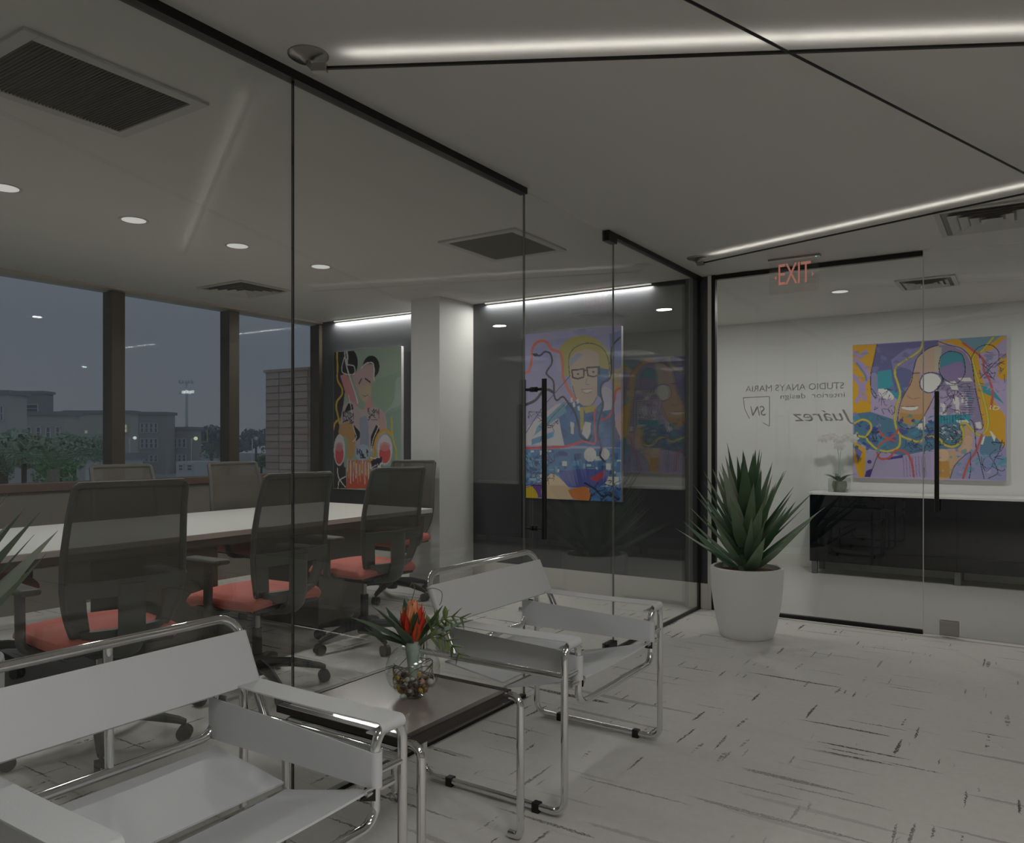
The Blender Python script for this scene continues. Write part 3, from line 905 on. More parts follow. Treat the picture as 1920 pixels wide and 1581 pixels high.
a.scribble(8, 1300, 1500, 1120, 1400, 4, INK, 80)
a.scribble(8, 220, 340, 1010, 1100, 4, INK, 50)
for k in range(8):
    x = 560 + k * 30
    a.line([(x, 1250), (x + 12, 1440)], 4, (110, 90, 140), 0.7)
a.line([(1380, 770), (1372, 805)], 9, WHT); a.line([(1410, 775), (1405, 808), (1440, 806), (1452, 785), (1412, 775)], 8, WHT)
painting('large square multicoloured portrait with one round lens above the sideboard', -1.389, -0.151, 0.885, 2.147, RB, a)

# --- painting B: portrait with glasses over a blue cityscape, charcoal wall
b = Paint(200, 320, ((22, 125), (840, 52), (850, 1540), (38, 1503)), (168, 164, 208))
BLU, DBL = (62, 110, 170), (48, 74, 140)
b.poly([(22, 125), (840, 52), (840, 500), (22, 420)], (170, 166, 214))
b.patches(26, 60, 820, 90, 420, [(186, 180, 222), (150, 152, 214), (176, 170, 206)], 60, 150, 0.5)
b.poly([(330, 240), (420, 160), (560, 130), (690, 200), (760, 330), (745, 520), (420, 480), (360, 420)], (186, 176, 104), 1, True)
b.poly([(745, 120), (840, 90), (840, 420), (760, 420)], (128, 140, 200))
b.poly([(770, 420), (840, 410), (840, 640), (770, 600)], (176, 166, 130))
b.line([(22, 430), (30, 450), (70, 430), (92, 340), (100, 240), (150, 185), (220, 185), (270, 250), (340, 275), (365, 360), (370, 480), (410, 580), (460, 660), (520, 770), (560, 800)], 22, (228, 120, 108))
# face
b.poly([(425, 320), (440, 260), (520, 205), (600, 200), (690, 240), (735, 330), (735, 420), (660, 470), (430, 440)], (190, 178, 110), 1, True)
b.poly([(425, 330), (480, 270), (570, 250), (650, 280), (665, 340), (660, 600), (620, 700), (560, 735), (500, 700), (450, 600), (430, 470)], (206, 184, 172), 1, True)
b.poly([(430, 400), (430, 330), (490, 280), (530, 290), (450, 380)], (168, 172, 200), 1)
b.poly([(650, 400), (745, 420), (740, 500), (690, 560), (680, 660), (655, 640)], BLU)
b.line([(425, 470), (415, 330), (450, 250), (530, 205), (610, 200), (690, 240), (735, 320), (750, 420), (740, 500)], 6, (70, 66, 96))
for c0, x0_ in (((495, 458), 0), ((620, 440), 0)):
    b.line([(c0[0] - 52, c0[1] - 34), (c0[0] + 48, c0[1] - 42), (c0[0] + 46, c0[1] + 26), (c0[0], c0[1] + 40), (c0[0] - 44, c0[1] + 30), (c0[0] - 52, c0[1] - 34)], 12, (74, 54, 58), smooth=False)
    b.ell((c0[0], c0[1]), 10, 8, (70, 80, 90))
b.line([(545, 430), (568, 424)], 10, (74, 54, 58))
b.line([(570, 500), (560, 540), (590, 548)], 6, (180, 140, 130))
b.poly([(528, 592), (610, 586), (600, 612), (560, 618)], (236, 224, 216)); b.line([(524, 590), (612, 584)], 6, (176, 130, 122)); b.line([(530, 605), (565, 622), (604, 606)], 6, (176, 130, 122))
b.line([(450, 560), (480, 660), (540, 730), (610, 720), (650, 650)], 6, (90, 80, 100))
# jacket and building
b.poly([(330, 800), (420, 700), (500, 690), (560, 760), (640, 750), (700, 680), (830, 700), (840, 1080), (380, 1060), (350, 950)], BLU)
b.patches(30, 370, 820, 740, 1050, [(80, 130, 190), DBL, (96, 120, 180)], 30, 80, 0.6)
b.poly([(690, 580), (720, 560), (775, 600), (770, 760), (700, 770)], (198, 192, 214))
b.poly([(780, 640), (840, 600), (840, 1000), (800, 900)], (184, 168, 200))
b.poly([(30, 1060), (60, 900), (330, 700), (390, 720), (330, 800), (360, 950), (385, 1060)], (206, 200, 210))
b.poly([(150, 900), (380, 690), (400, 780), (230, 900), (120, 980)], (110, 160, 190))
b.poly([(100, 1010), (300, 940), (290, 990), (100, 1060)], (90, 150, 196))
b.poly([(30, 700), (200, 560), (330, 560), (390, 690), (180, 760), (30, 930)], (176, 170, 206))
b.poly([(510, 740), (545, 740), (545, 930), (520, 930)], (190, 172, 90))
b.poly([(540, 740), (650, 720), (640, 770), (560, 790)], (190, 172, 90))
b.poly([(555, 860), (605, 870), (600, 960), (575, 1010), (530, 960)], (222, 216, 216))
b.poly([(435, 860), (465, 870), (465, 970), (438, 960)], (222, 216, 216))
for x, y in ((430, 680), (480, 690), (450, 720), (490, 750)):
    b.poly([(x, y - 16), (x + 20, y - 26), (x + 26, y + 14), (x + 8, y + 20)], (236, 230, 230))
b.line([(690, 850), (760, 800), (790, 680), (800, 600), (835, 580)], 16, (206, 84, 96))
b.line([(635, 760), (632, 900), (640, 1040), (560, 1030)], 14, (206, 84, 96))
b.line([(45, 1085), (250, 1078), (400, 1070), (540, 1025)], 18, (204, 60, 70))
# city
b.poly([(30, 1095), (840, 1085), (845, 1400), (30, 1400)], (74, 124, 178))
b.rects(120, 40, 820, 1090, 1390, [(222, 228, 232), (96, 160, 200), (56, 90, 160), (40, 66, 130), (140, 180, 210)], 14, 70)
b.ell((600, 1140), 50, 60, (222, 216, 220)); b.ell((715, 1135), 40, 50, (222, 216, 220))
b.poly([(720, 1320), (830, 1330), (830, 1420), (730, 1420)], (226, 224, 224))
b.poly([(330, 1290), (560, 1260), (740, 1290), (700, 1400), (560, 1420), (400, 1400)], (84, 92, 172), 1, True)
b.poly([(600, 1340), (720, 1270), (700, 1340), (650, 1370)], (190, 54, 84))
b.poly([(40, 1420), (240, 1350), (300, 1500), (40, 1505)], (110, 80, 150))
b.poly([(40, 1430), (110, 1410), (160, 1500), (40, 1505)], (206, 180, 40), 1, True)
b.poly([(190, 1440), (250, 1320), (310, 1310), (420, 1410), (470, 1510), (220, 1505)], (226, 196, 162), 1, True)
b.poly([(420, 1440), (560, 1410), (610, 1470), (600, 1525), (470, 1515)], (214, 130, 70), 1, True)
b.poly([(600, 1410), (845, 1410), (850, 1540), (610, 1530)], (70, 120, 180))
b.patches(16, 620, 840, 1380, 1530, [(56, 90, 160), (90, 140, 200), (50, 70, 130)], 20, 50, 0.7)
for pts in ([(130, 300), (170, 300), (210, 270), (260, 290), (270, 370), (225, 450), (285, 520), (295, 640), (320, 680), (370, 650), (420, 710), (470, 780), (500, 880), (520, 980), (580, 1020), (610, 980)],
            [(830, 150), (780, 210), (760, 300), (765, 420), (750, 500), (690, 540), (680, 620), (700, 720), (670, 840), (660, 950), (690, 1080), (680, 1150), (720, 1200)]):
    b.line(pts, 15, (50, 44, 74))
b.poly([(95, 285), (140, 285), (160, 305), (120, 312)], (40, 34, 60))
b.line([(40, 720), (130, 680), (190, 610), (240, 590), (280, 610)], 22, (44, 36, 60))
b.line([(40, 970), (180, 760), (300, 620), (430, 470)], 6, (60, 50, 80)); b.line([(170, 1040), (250, 860), (420, 680)], 4, (60, 50, 80))
b.scribble(12, 70, 330, 780, 980, 4, (60, 50, 80), 60)
b.scribble(26, 45, 300, 1100, 1400, 4, (30, 26, 50), 60)
b.scribble(14, 600, 840, 1360, 1530, 5, (24, 22, 46), 60)
b.line([(560, 1380), (640, 1430), (700, 1490), (760, 1480), (830, 1520)], 12, (24, 22, 46))
b.line([(195, 1480), (220, 1400), (260, 1330)], 6, (40, 30, 50)); b.line([(610, 1470), (605, 1525)], 8, (40, 30, 50))
b.im *= 1.16
painting('tall painting of a smiling face in glasses above a blue city', -3.536, -2.640, 0.757, 2.128, WY, b)

# --- painting C: seated figure on a dark and green ground
c = Paint(150, 230, ((145, 160), (790, 95), (790, 1490), (165, 1440)), (150, 172, 152))
BLK = (36, 32, 36)
c.poly([(145, 160), (350, 140), (260, 560), (230, 920), (290, 1440), (165, 1440)], (52, 46, 50))
c.poly([(350, 140), (790, 95), (790, 420), (600, 520), (520, 400), (370, 330)], (158, 174, 160))
c.poly([(560, 420), (790, 330), (790, 800), (640, 740), (540, 600)], (146, 170, 146))
c.poly([(650, 740), (790, 700), (790, 1260), (700, 1240)], (136, 160, 150))
c.poly([(740, 420), (790, 400), (790, 640), (690, 700), (640, 740), (720, 620)], (170, 184, 180), 0.8, True)
c.ell((325, 260), 62, 118, BLK); c.ell((512, 300), 80, 112, BLK, 1, 0.1)
c.poly([(425, 290), (470, 265), (535, 270), (540, 420), (420, 420)], (186, 158, 160))
c.poly([(380, 340), (420, 310), (540, 285), (540, 420), (515, 480), (510, 600), (470, 640), (420, 600), (385, 520), (340, 400)], (196, 166, 164), 1, True)
c.poly([(395, 480), (510, 470), (505, 570), (465, 620), (420, 590)], (196, 176, 150), 1, True)
c.line([(400, 455), (425, 410)], 10, (60, 60, 56)); c.line([(462, 408), (505, 440)], 12, (60, 60, 56))
c.line([(430, 560), (460, 575), (490, 560)], 5, (150, 110, 110))
c.poly([(215, 380), (290, 380), (370, 560), (400, 700), (340, 700), (270, 540)], (200, 138, 138), 1, True)
c.poly([(500, 560), (540, 660), (480, 760), (450, 700)], (204, 150, 146))
c.poly([(250, 660), (330, 620), (430, 700), (560, 680), (640, 740), (660, 900), (600, 960), (560, 1100), (380, 1100), (300, 980), (210, 930)], (186, 170, 172), 1, True)
c.poly([(250, 740), (300, 640), (340, 650), (350, 700), (270, 720)], BLK)
c.poly([(350, 840), (420, 920), (420, 960), (380, 1000), (360, 920)], BLK); c.poly([(565, 845), (605, 890), (560, 1000), (520, 1090), (515, 960)], BLK)
c.poly([(410, 780), (480, 780), (500, 1050), (470, 1120), (420, 1060)], (150, 156, 174), 1, True)
c.poly([(220, 840), (340, 830), (370, 1000), (350, 1150), (300, 1150), (290, 980), (210, 930)], (190, 148, 96), 1, True)
c.poly([(560, 690), (630, 720), (660, 890), (600, 920)], (196, 158, 156))
c.ell((440, 1110), 70, 80, (170, 182, 196)); c.scribble(6, 390, 500, 1050, 1160, 8, (40, 40, 50), 50)
for cx_, cy_, rx_, ry_ in ((218, 1080, 55, 150), (645, 1085, 68, 145)):
    c.ell((cx_, cy_), rx_, ry_, (210, 200, 204)); c.ell((cx_, cy_ + 40), rx_ * 0.75, ry_ * 0.62, (206, 84, 84)); c.ell((cx_, cy_ - 30), rx_ * 0.7, ry_ * 0.3, (206, 140, 146), 0.8)
c.poly([(290, 1180), (520, 1180), (520, 1450), (290, 1445)], (190, 120, 100)); c.poly([(300, 1330), (510, 1320), (510, 1450), (290, 1445)], (204, 88, 64))
c.poly([(190, 1240), (280, 1240), (290, 1440), (200, 1440)], (44, 38, 42)); c.poly([(510, 1170), (620, 1150), (620, 1240), (540, 1290)], (44, 38, 52))
c.poly([(620, 1240), (790, 1240), (790, 1490), (520, 1480), (530, 1290)], (120, 146, 146))
for k in range(16):
    x = 300 + k * 14
    c.line([(x, 1170 + (k * 37) % 60), (x + (k % 3) * 3 - 3, 1290 + (k * 53) % 130)], 8, [(214, 200, 206), (214, 170, 60), (224, 214, 214), (206, 140, 120)][k % 4])
for pts, w_, col in (([(180, 158), (188, 300), (190, 420), (235, 500), (235, 560), (190, 620), (180, 680), (200, 760), (215, 830)], 16, (206, 170, 50)), ([(212, 790), (170, 830), (150, 910)], 16, (206, 170, 50)),
                     ([(520, 1180), (560, 1120), (550, 1040), (590, 930), (650, 900), (710, 950)], 18, (214, 160, 40)), ([(705, 780), (712, 950), (745, 1100), (740, 1240)], 16, (196, 176, 80)),
                     ([(255, 150), (275, 280), (320, 420), (370, 560), (390, 640)], 12, (214, 210, 212)), ([(275, 150), (285, 200), (280, 280)], 18, (206, 204, 208)),
                     ([(230, 300), (260, 200), (280, 270), (350, 290), (355, 360), (300, 370), (240, 350), (230, 300)], 8, (220, 216, 216)), ([(420, 310), (470, 262), (535, 270), (545, 430)], 8, (220, 216, 216)),
                     ([(350, 1000), (380, 960), (350, 860), (330, 700), (300, 560)], 6, (220, 216, 216)), ([(590, 860), (540, 980), (520, 1090)], 6, (220, 216, 216)), ([(200, 1250), (215, 1340), (280, 1430)], 8, (220, 216, 216)), ([(280, 1330), (220, 1370), (210, 1440)], 8, (220, 216, 216))):
    c.line(pts, w_, col)
c.scribble(16, 250, 350, 720, 830, 5, (50, 50, 60), 40); c.scribble(12, 490, 590, 690, 800, 5, (50, 50, 60), 40); c.scribble(8, 515, 620, 1160, 1280, 6, (220, 216, 216), 50)
c.im *= 1.16
painting('narrow painting of a figure on black and pale green left of the column', -5.791, -4.898, 0.76, 2.124, WY, c)

# ------------------------------------------------------------------ sideboard in the rear room
sb = thing('sideboard', 'long glossy black sideboard with white stone top behind the glass', 'sideboard', (-0.3, 7.85, 0))
L0, L1 = -1.405, 1.9
MB().box(L0, L1, -0.19, 0.17, 0.115, 0.735).build('body', CREDZ, sb, bevel=0.003)
MB().box(L0 - 0.01, L1 + 0.01, -0.20, 0.175, 0.735, 0.758).build('stone_top', STONE, sb, bevel=0.002)
xs = [L0 + 0.07, -0.80, -0.20, 0.40, 1.0, L1 - 0.02]
for i in range(5):
    dd = MB().box(xs[i] + 0.004, xs[i + 1] - 0.004, -0.206, -0.19, 0.24, 0.725).build('door', CREDZ, sb, bevel=0.002)
    hx = xs[i + 1] - 0.03 if i % 2 == 0 else xs[i] + 0.03
    MB().box(hx - 0.004, hx + 0.004, -0.216, -0.206, 0.42, 0.52).build('handle', CREDZ, dd)
    MB().box(xs[i] + 0.004, xs[i + 1] - 0.004, -0.204, -0.19, 0.13, 0.234).build('drawer', CREDZ, sb, bevel=0.002)
for x in (L0 + 0.04, -0.2, 1.0, L1 - 0.04):
    for y in (-0.16, 0.14):
        MB().box(x - 0.025, x + 0.025, y - 0.025, y + 0.025, 0, 0.115).build('leg', CREDZ2, sb, bevel=0.004)

# orchid ----------------------------------------------------------------
orc = thing('potted_orchid', 'white orchid in a square glass pot on the sideboard', 'orchid', (-1.475, 7.83, 0.758))
MB().box(-0.085, 0.085, -0.085, 0.085, 0.0, 0.004).box(-0.085, -0.081, -0.085, 0.085, 0.004, 0.13).box(0.081, 0.085, -0.085, 0.085, 0.004, 0.13).box(-0.081, 0.081, -0.085, -0.081, 0.004, 0.13).box(-0.081, 0.081, 0.081, 0.085, 0.004, 0.13).build('glass_cube', BOWLG, orc)
MB().lathe([(0, 0.005), (0.05, 0.005), (0.07, 0.06), (0.06, 0.10), (0, 0.10)], 14).build('moss', mat('moss', rgb(150, 148, 132), 0.95, noise=(40, 0.4)), orc, True)
def blade(length, width, fold=0.25, curl=0.0, n=8, base=0.6, tip=1.6, peak=0.3):
    """a pointed leaf growing along +Z, facing +X"""
    m = MB(); vs_, fs_ = [], []
    for i in range(n + 1):
        t = i / n
        if t < peak: w = base + (1 - base) * math.sin(t / peak * PI / 2)
        else: w = max(0.0, 1 - ((t - peak) / (1 - peak)) ** tip)
        w *= width / 2
        x = curl * t * t * length
        z = length * t * (1 - 0.15 * abs(curl) * t)
        th = 0.004 * (1 - t) + 0.0008
        vs_ += [(x + fold * w, -w, z), (x - th, 0, z), (x + fold * w, w, z), (x + th * 0.6, 0, z)]
    for i in range(n):
        a_, b_ = i * 4, (i + 1) * 4
        fs_ += [(a_, a_ + 1, b_ + 1, b_), (a_ + 1, a_ + 2, b_ + 2, b_ + 1), (a_ + 2, a_ + 3, b_ + 3, b_ + 2), (a_ + 3, a_, b_, b_ + 3)]
    m.add(vs_, fs_)
    return m
for k in range(7):
    o = blade(0.16, 0.055, 0.3, 0.5).build('leaf', GREEN, orc, True)
    o.location = (0, 0, 0.10); o.rotation_euler = (0, 0.65 + 0.1 * (k % 2), k * 0.9 + 0.2)
for sgn in (1, -1):
    pth = smooth_path([(0.01 * sgn, 0, 0.1), (0.005 * sgn, 0, 0.3), (0.015 * sgn, 0.0, 0.46), (-0.05 if sgn > 0 else 0.06, 0, 0.54), (-0.16 if sgn > 0 else 0.13, 0, 0.52)], 5)
    st = MB().tube(pth, 0.0035, 6).build('flower_stem', STEMG, orc, True)
    for q in range(6):
        pc = pth[-1 - 2 * q]
        m = MB()
        for pz in range(5):
            aa = pz * 2 * PI / 5 + q
            ct = Vector((math.cos(aa), 0.15, math.sin(aa)))
            sd = Vector((-math.sin(aa), 0, math.cos(aa)))
            b0 = Vector((0, 0, 0))
            m.add([b0, ct * 0.026 + sd * 0.017, ct * 0.046, ct * 0.026 - sd * 0.017], [(0, 1, 2, 3)])
        fl = m.build('blossom', ORCHIDW, orc)
        fl.location = Vector(pc) + Vector((0, -0.006, -0.02 - 0.01 * (q % 2)))

# ------------------------------------------------------------------ potted agaves
leaf_meshes = [blade(0.52, 0.112, 0.32, 0.03, 9, 0.75, 1.2, 0.26).mesh('leaf', m_, True) for m_ in (AGAVE, AGAVE2, AGAVE3)]
thin_meshes = [blade(0.49, 0.066, 0.35, -0.02, 8, 0.7, 1.2, 0.25).mesh('leaf', m_, True) for m_ in (AGAVE, AGAVE2, AGAVE3)]
def agave(label, loc, pot_h, seed, rt=0.222, rb=0.165, nleaf=64, grow=1.0, wide=1.0, group='potted agaves'):
    rnd = random.Random(seed)
    t = thing('potted_agave', label, 'potted plant', loc, rnd.uniform(0, 6), group)
    prof = [(0, 0), (rb - 0.012, 0), (rb, 0.012)]
    for i in range(1, 9):
        f = i / 8
        prof.append((rb + (rt - rb) * (1 - (1 - f) ** 2.0), 0.012 + (pot_h - 0.03) * f))
    prof += [(rt - 0.002, pot_h - 0.006), (rt - 0.01, pot_h), (rt - 0.022, pot_h - 0.004), (rt - 0.028, pot_h - 0.03), (rt - 0.03, pot_h - 0.06)]
    MB().lathe(prof, 48).build('pot', POTW, t, True)
    MB().lathe([(0, pot_h - 0.02), (0.09, pot_h - 0.018), (0.15, pot_h - 0.03), (rt - 0.03, pot_h - 0.034)], 32).build('soil', SOIL, t, True)
    MB().lathe([(0.055, 0), (0.05, 0.12), (0.035, 0.26), (0.012, 0.36), (0, 0.37)], 12, (0, 0, pot_h - 0.03)).build('trunk', AGAVE3, t, True)
    for k in range(nleaf):
        f = k / (nleaf - 1)
        az = k * 2.39996 + rnd.uniform(-0.2, 0.2)
        tilt = math.radians(52 * (1 - f) ** 0.8 + 4 + rnd.uniform(-5, 5))
        ms = leaf_meshes if rnd.random() < 0.7 else thin_meshes
        o = bpy.data.objects.new('leaf', ms[rnd.choice([0, 0, 1, 2, 2])])
        C.objects.link(o); o.parent = t
        r0 = 0.055 * (1 - f) + 0.01
        o.location = (r0 * math.cos(az), r0 * math.sin(az), pot_h - 0.02 + 0.34 * f * grow)
        o.rotation_euler = Euler((0, tilt, az), 'XYZ')
        s = (0.98 - 0.12 * f + rnd.uniform(-0.12, 0.10)) * grow
        o.scale = (s, s * wide * rnd.uniform(0.8, 1.05), s)
    return t
agave('potted agave with stiff green leaves in a white pot by the glass corner', (-1.484, 4.954, 0), 0.44, 11)
agave('potted agave behind the glass at the left edge of the view', (-2.56, 0.885, 0), 0.61, 5, nleaf=46, grow=0.86, wide=1.6)

# ------------------------------------------------------------------ tubular armchairs
def tubular_chair(label, yc, post=False):
    t = thing('tubular_armchair', label, 'armchair', (-1.545, yc, 0), 0, 'white leather tubular armchairs')
    R_ = 0.0122
    F_, B_, Wd, In, Ah = 0.295, -0.292, 0.393, 0.300, 0.56
    for s in (1, -1):
        pts = [(F_, 0, 0.347), (F_, s * In, 0.347), (F_, s * In, Ah), (F_, s * Wd, Ah), (F_, s * Wd, R_ + 0.006), (B_, s * Wd, R_ + 0.006), (B_, s * Wd, Ah), (B_, s * In, Ah), (B_, s * In, 0.43), (B_, 0, 0.43)]
        MB().tube(fillet(pts, 0.045, 6), R_, 12).build('side_frame', CHROME, t, True)
        MB().tube([(-0.385, s * (Wd + 0.003), 0.462), (F_, s * (Wd + 0.003), 0.462)], R_ * 0.95, 12).build('side_rail', CHROME, t, True)
        MB().tube([(F_, s * (In - 0.035), 0.425), (F_, s * (In + 0.055), 0.425)], 0.010, 10).build('seat_knob', CHROME, t, True)
        MB().tube([(F_, s * (In + 0.005), 0.462), (F_, s * Wd, 0.462)], 0.009, 10).build('cross_stub', CHROME, t, True)
        MB().add([(F_ + 0.012, s * (In - 0.012), 0.432), (F_ + 0.012, s * (In - 0.012), 0.405), (F_ - 0.002, s * (In - 0.05), 0.415), (F_ - 0.02, s * (In - 0.012), 0.432), (F_ - 0.02, s * (In - 0.012), 0.405)],
                 [(0, 1, 2), (3, 2, 4), (0, 2, 3), (1, 4, 2), (0, 3, 4, 1)]).build('seat_clip', BLACK, t)
        for x in (0.19, -0.17):
            MB().box(x - 0.014, x + 0.014, s * Wd - 0.014, s * Wd + 0.014, 0.0, 0.033).build('glide', BLACK, t, bevel=0.003)
        # arm strap looped over the short tubes front and back
        # a single sheet: round the rear tube, across, round the front tube and tucked under
        def sheet(c0, c1, r, sag):
            q = [(c0 + 0.03, -r)]
            q += [(c0 + r * math.cos(a_), r * math.sin(a_)) for a_ in np.linspace(-PI / 2, -3 * PI / 2, 9)]
            q += [(c0 + (c1 - c0) * f, r - sag * math.sin(f * PI)) for f in np.linspace(0.08, 0.92, 10)]
            q += [(c1 + r * math.cos(a_), r * math.sin(a_)) for a_ in np.linspace(PI / 2, -PI / 2, 9)]
            q += [(c1 - 0.035, -r)]
            return q
        q = sheet(B_, F_, R_ + 0.002, 0.004)
        n = len(q) - 1
        def along(u):
            k_ = min(int(u * n), n - 1); f = u * n - k_
            return (q[k_][0] + (q[k_ + 1][0] - q[k_][0]) * f, q[k_][1] + (q[k_ + 1][1] - q[k_][1]) * f)
        def arm(u, v):
            x, z = along(u)
            return (x, s * (In + 0.006) + s * (Wd - In - 0.012) * v, Ah + z)
        MB().grid_slab(arm, n, 2, 0.0035).build('arm_strap', LEATHER, t, True)
        def side(u, v):
            x, d_ = along(u)
            f = (x - B_) / (F_ - B_)
            zb, zt = 0.425 + 0.006 * f, 0.535 - 0.022 * f
            return (x, s * In - s * d_, zb + (zt - zb) * v)
        MB().grid_slab(side, n, 2, 0.0035).build('side_strap', LEATHER, t, True)
    # back frame and straps
    up = lambda z: -0.17 + (z - 0.465) / (0.737 - 0.465) * (-0.30 + 0.17)
    Bw = 0.372
    MB().tube(fillet([(up(0.465), -Bw, 0.465), (up(0.737), -Bw, 0.737), (up(0.737), Bw, 0.737), (up(0.465), Bw, 0.465)], 0.06, 8), R_, 12).build('back_frame', CHROME, t, True)
    q = []
    for k in range(9):
        a_ = -PI / 2 + PI * k / 8
        q.append((Bw + 0.0155 * math.cos(a_), 0.0155 * math.sin(a_)))
    q += [(-y, -x) for y, x in q]
    n = len(q)
    m = MB(); vs_ = []
    for z in (0.562, 0.695):
        for y, d_ in q:
            vs_.append((up(z) + d_ * 0.9, y, z + d_ * 0.43))
    m.add(vs_, [(i, (i + 1) % n, n + (i + 1) % n, n + i) for i in range(n)] + [tuple(reversed(range(n))), tuple(range(n, 2 * n))])
    m.build('back_strap', LEATHER, t, True)
    MB().grid_slab(lambda u, v: (-0.272 + 0.262 * v, (u - 0.5) * 0.59, 0.402 - 0.034 * v - 0.008 * math.sin(u * PI) * math.sin(v * PI)), 14, 8, 0.005).build('seat_rear_panel', LEATHER, t, True)
    MB().grid_slab(lambda u, v: (0.0 + 0.293 * v, (u - 0.5) * 0.585, 0.354 + 0.072 * v ** 1.1 - 0.006 * math.sin(u * PI)), 14, 8, 0.005).build('seat_front_panel', LEATHER, t, True)
    MB().tube([(-0.003, -0.295, 0.350), (-0.003, 0.295, 0.350)], 0.008, 8).build('seat_rod', CHROME, t, True)
    if post:
        MB().tube([(-0.297, 0.012, 0.43), (-0.305, 0.012, 0.733)], 0.011, 10).build('back_post', CHROME, t, True)
    return t
tubular_chair('white leather and chrome tube armchair nearest the viewer at the lower left', 1.030, True)
tubular_chair('white leather and chrome tube armchair beyond the low table, nearer the potted agave', 2.602)

# ------------------------------------------------------------------ low side table with vase
ct = thing('side_table', 'low table with brown gloss top and chrome tube legs between the armchairs', 'side table', (-1.56, 1.785, 0))
MB().box(-0.25, 0.195, -0.225, 0.225, 0.436, 0.4525).build('table_top', TABLETOP, ct, bevel=0.002)
frame_ring(MB(), -0.275, 0.22, -0.25, 0.25, 0.025, 0.432, 0.4535).build('top_border', TABLEEDGE, ct, bevel=0.002)
MB().box(0.20, 0.212, -0.275, 0.275, 0.417, 0.430).build('apron_rail', TABLEEDGE, ct)
for y in (-0.235, 0.235):
    MB().tube(fillet([(0.22, y, 0.0125), (0.262, y, 0.0125), (0.262, y, 0.440), (0.2, y, 0.440)], 0.04, 6), 0.0122, 12).build('front_leg', CHROME, ct, True)
    MB().tube(fillet([(-0.21, y, 0.0125), (-0.25, y, 0.0125), (-0.25, y, 0.419), (0.2, y, 0.419)], 0.04, 6), 0.0115, 12).build('rear_leg', CHROME, ct, True)

vz = 0.452
va = thing('flower_vase', 'round glass bowl vase with red bromeliad, fern and pebbles', 'vase', (-1.555, 1.818, vz))
prof = [(0.0, 0.004), (0.036, 0.0), (0.040, 0.002), (0.036, 0.012)]
for k in range(1, 15):
    a_ = -1.05 + k * (2.05 / 14)
    prof.append((0.083 * math.cos(a_), 0.082 + 0.080 * math.sin(a_)))
prof.append((0.047, 0.155))
MB().lathe(prof, 40).build('bowl', BOWLG, va, True)
rnd = random.Random(4)
peb_cols = [mat('pebble_%s' % n_, c_, 0.5) for n_, c_ in (('pale', rgb(200, 194, 186)), ('tan', rgb(176, 140, 104)), ('dark', rgb(62, 50, 44)), ('amber', rgb(190, 150, 50)), ('brown', rgb(120, 84, 64)))]
def pebble_mesh(mt):
    bm = bmesh.new(); bmesh.ops.create_icosphere(bm, subdivisions=2, radius=1.0)
    for v in bm.verts: v.co *= rnd.uniform(0.86, 1.08)
    me = bpy.data.meshes.new('pebble'); bm.to_mesh(me); bm.free(); me.materials.append(mt)
    me.polygons.foreach_set('use_smooth', [True] * len(me.polygons))
    return me
pm = [pebble_mesh(m_) for m_ in peb_cols]
for k in range(80):
    z = 0.014 + 0.048 * (k / 80)
    rmax = math.sqrt(max(0, 0.0785 ** 2 - (z - 0.082) ** 2)) - 0.010
    r = rmax * math.sqrt(rnd.uniform(0.25, 1)); a_ = rnd.uniform(0, 2 * PI)
    o = bpy.data.objects.new('pebble', pm[rnd.choice([0, 0, 1, 2, 2, 2, 3, 4, 4])]); C.objects.link(o); o.parent = va
    o.location = (r * math.cos(a_), r * math.sin(a_), z)
    s = rnd.uniform(0.008, 0.012); o.scale = (s, s * rnd.uniform(0.8, 1.1), s * 0.75)
    o.rotation_euler = (rnd.uniform(0, 3), rnd.uniform(0, 3), 0)
MB().lathe([(0.012, 0.03), (0.014, 0.08), (0.021, 0.13), (0.024, 0.165), (0.010, 0.168)], 16).build('stem_bundle', STEMG, va, True)
for k in range(5):
    a0 = k * 1.3
    pts = [(0.06 * math.cos(a0 + j * 0.75), 0.06 * math.sin(a0 + j * 0.75), 0.075 + 0.03 * math.sin(j * 1.3 + k)) for j in range(9)]
    MB().tube(smooth_path(pts, 4), 0.0012, 5).build('vine', VINE, va, True)
# loops of vine above the flowers (seen from the lobby: u is to the right)
ru = Vector((math.cos(TH), math.sin(TH), 0))
def loop(pts):
    MB().tube(smooth_path([ru * a_ + Vector((0, 0, b_)) for a_, b_ in pts], 6), 0.0011, 5).build('vine', VINE, va, True)
loop([(-0.035, 0.20), (-0.03, 0.24), (-0.005, 0.29), (0.005, 0.325), (-0.002, 0.345), (-0.01, 0.33)])
loop([(-0.045, 0.20), (-0.03, 0.255), (0.01, 0.285), (0.05, 0.325), (0.085, 0.318), (0.087, 0.29), (0.08, 0.275)])
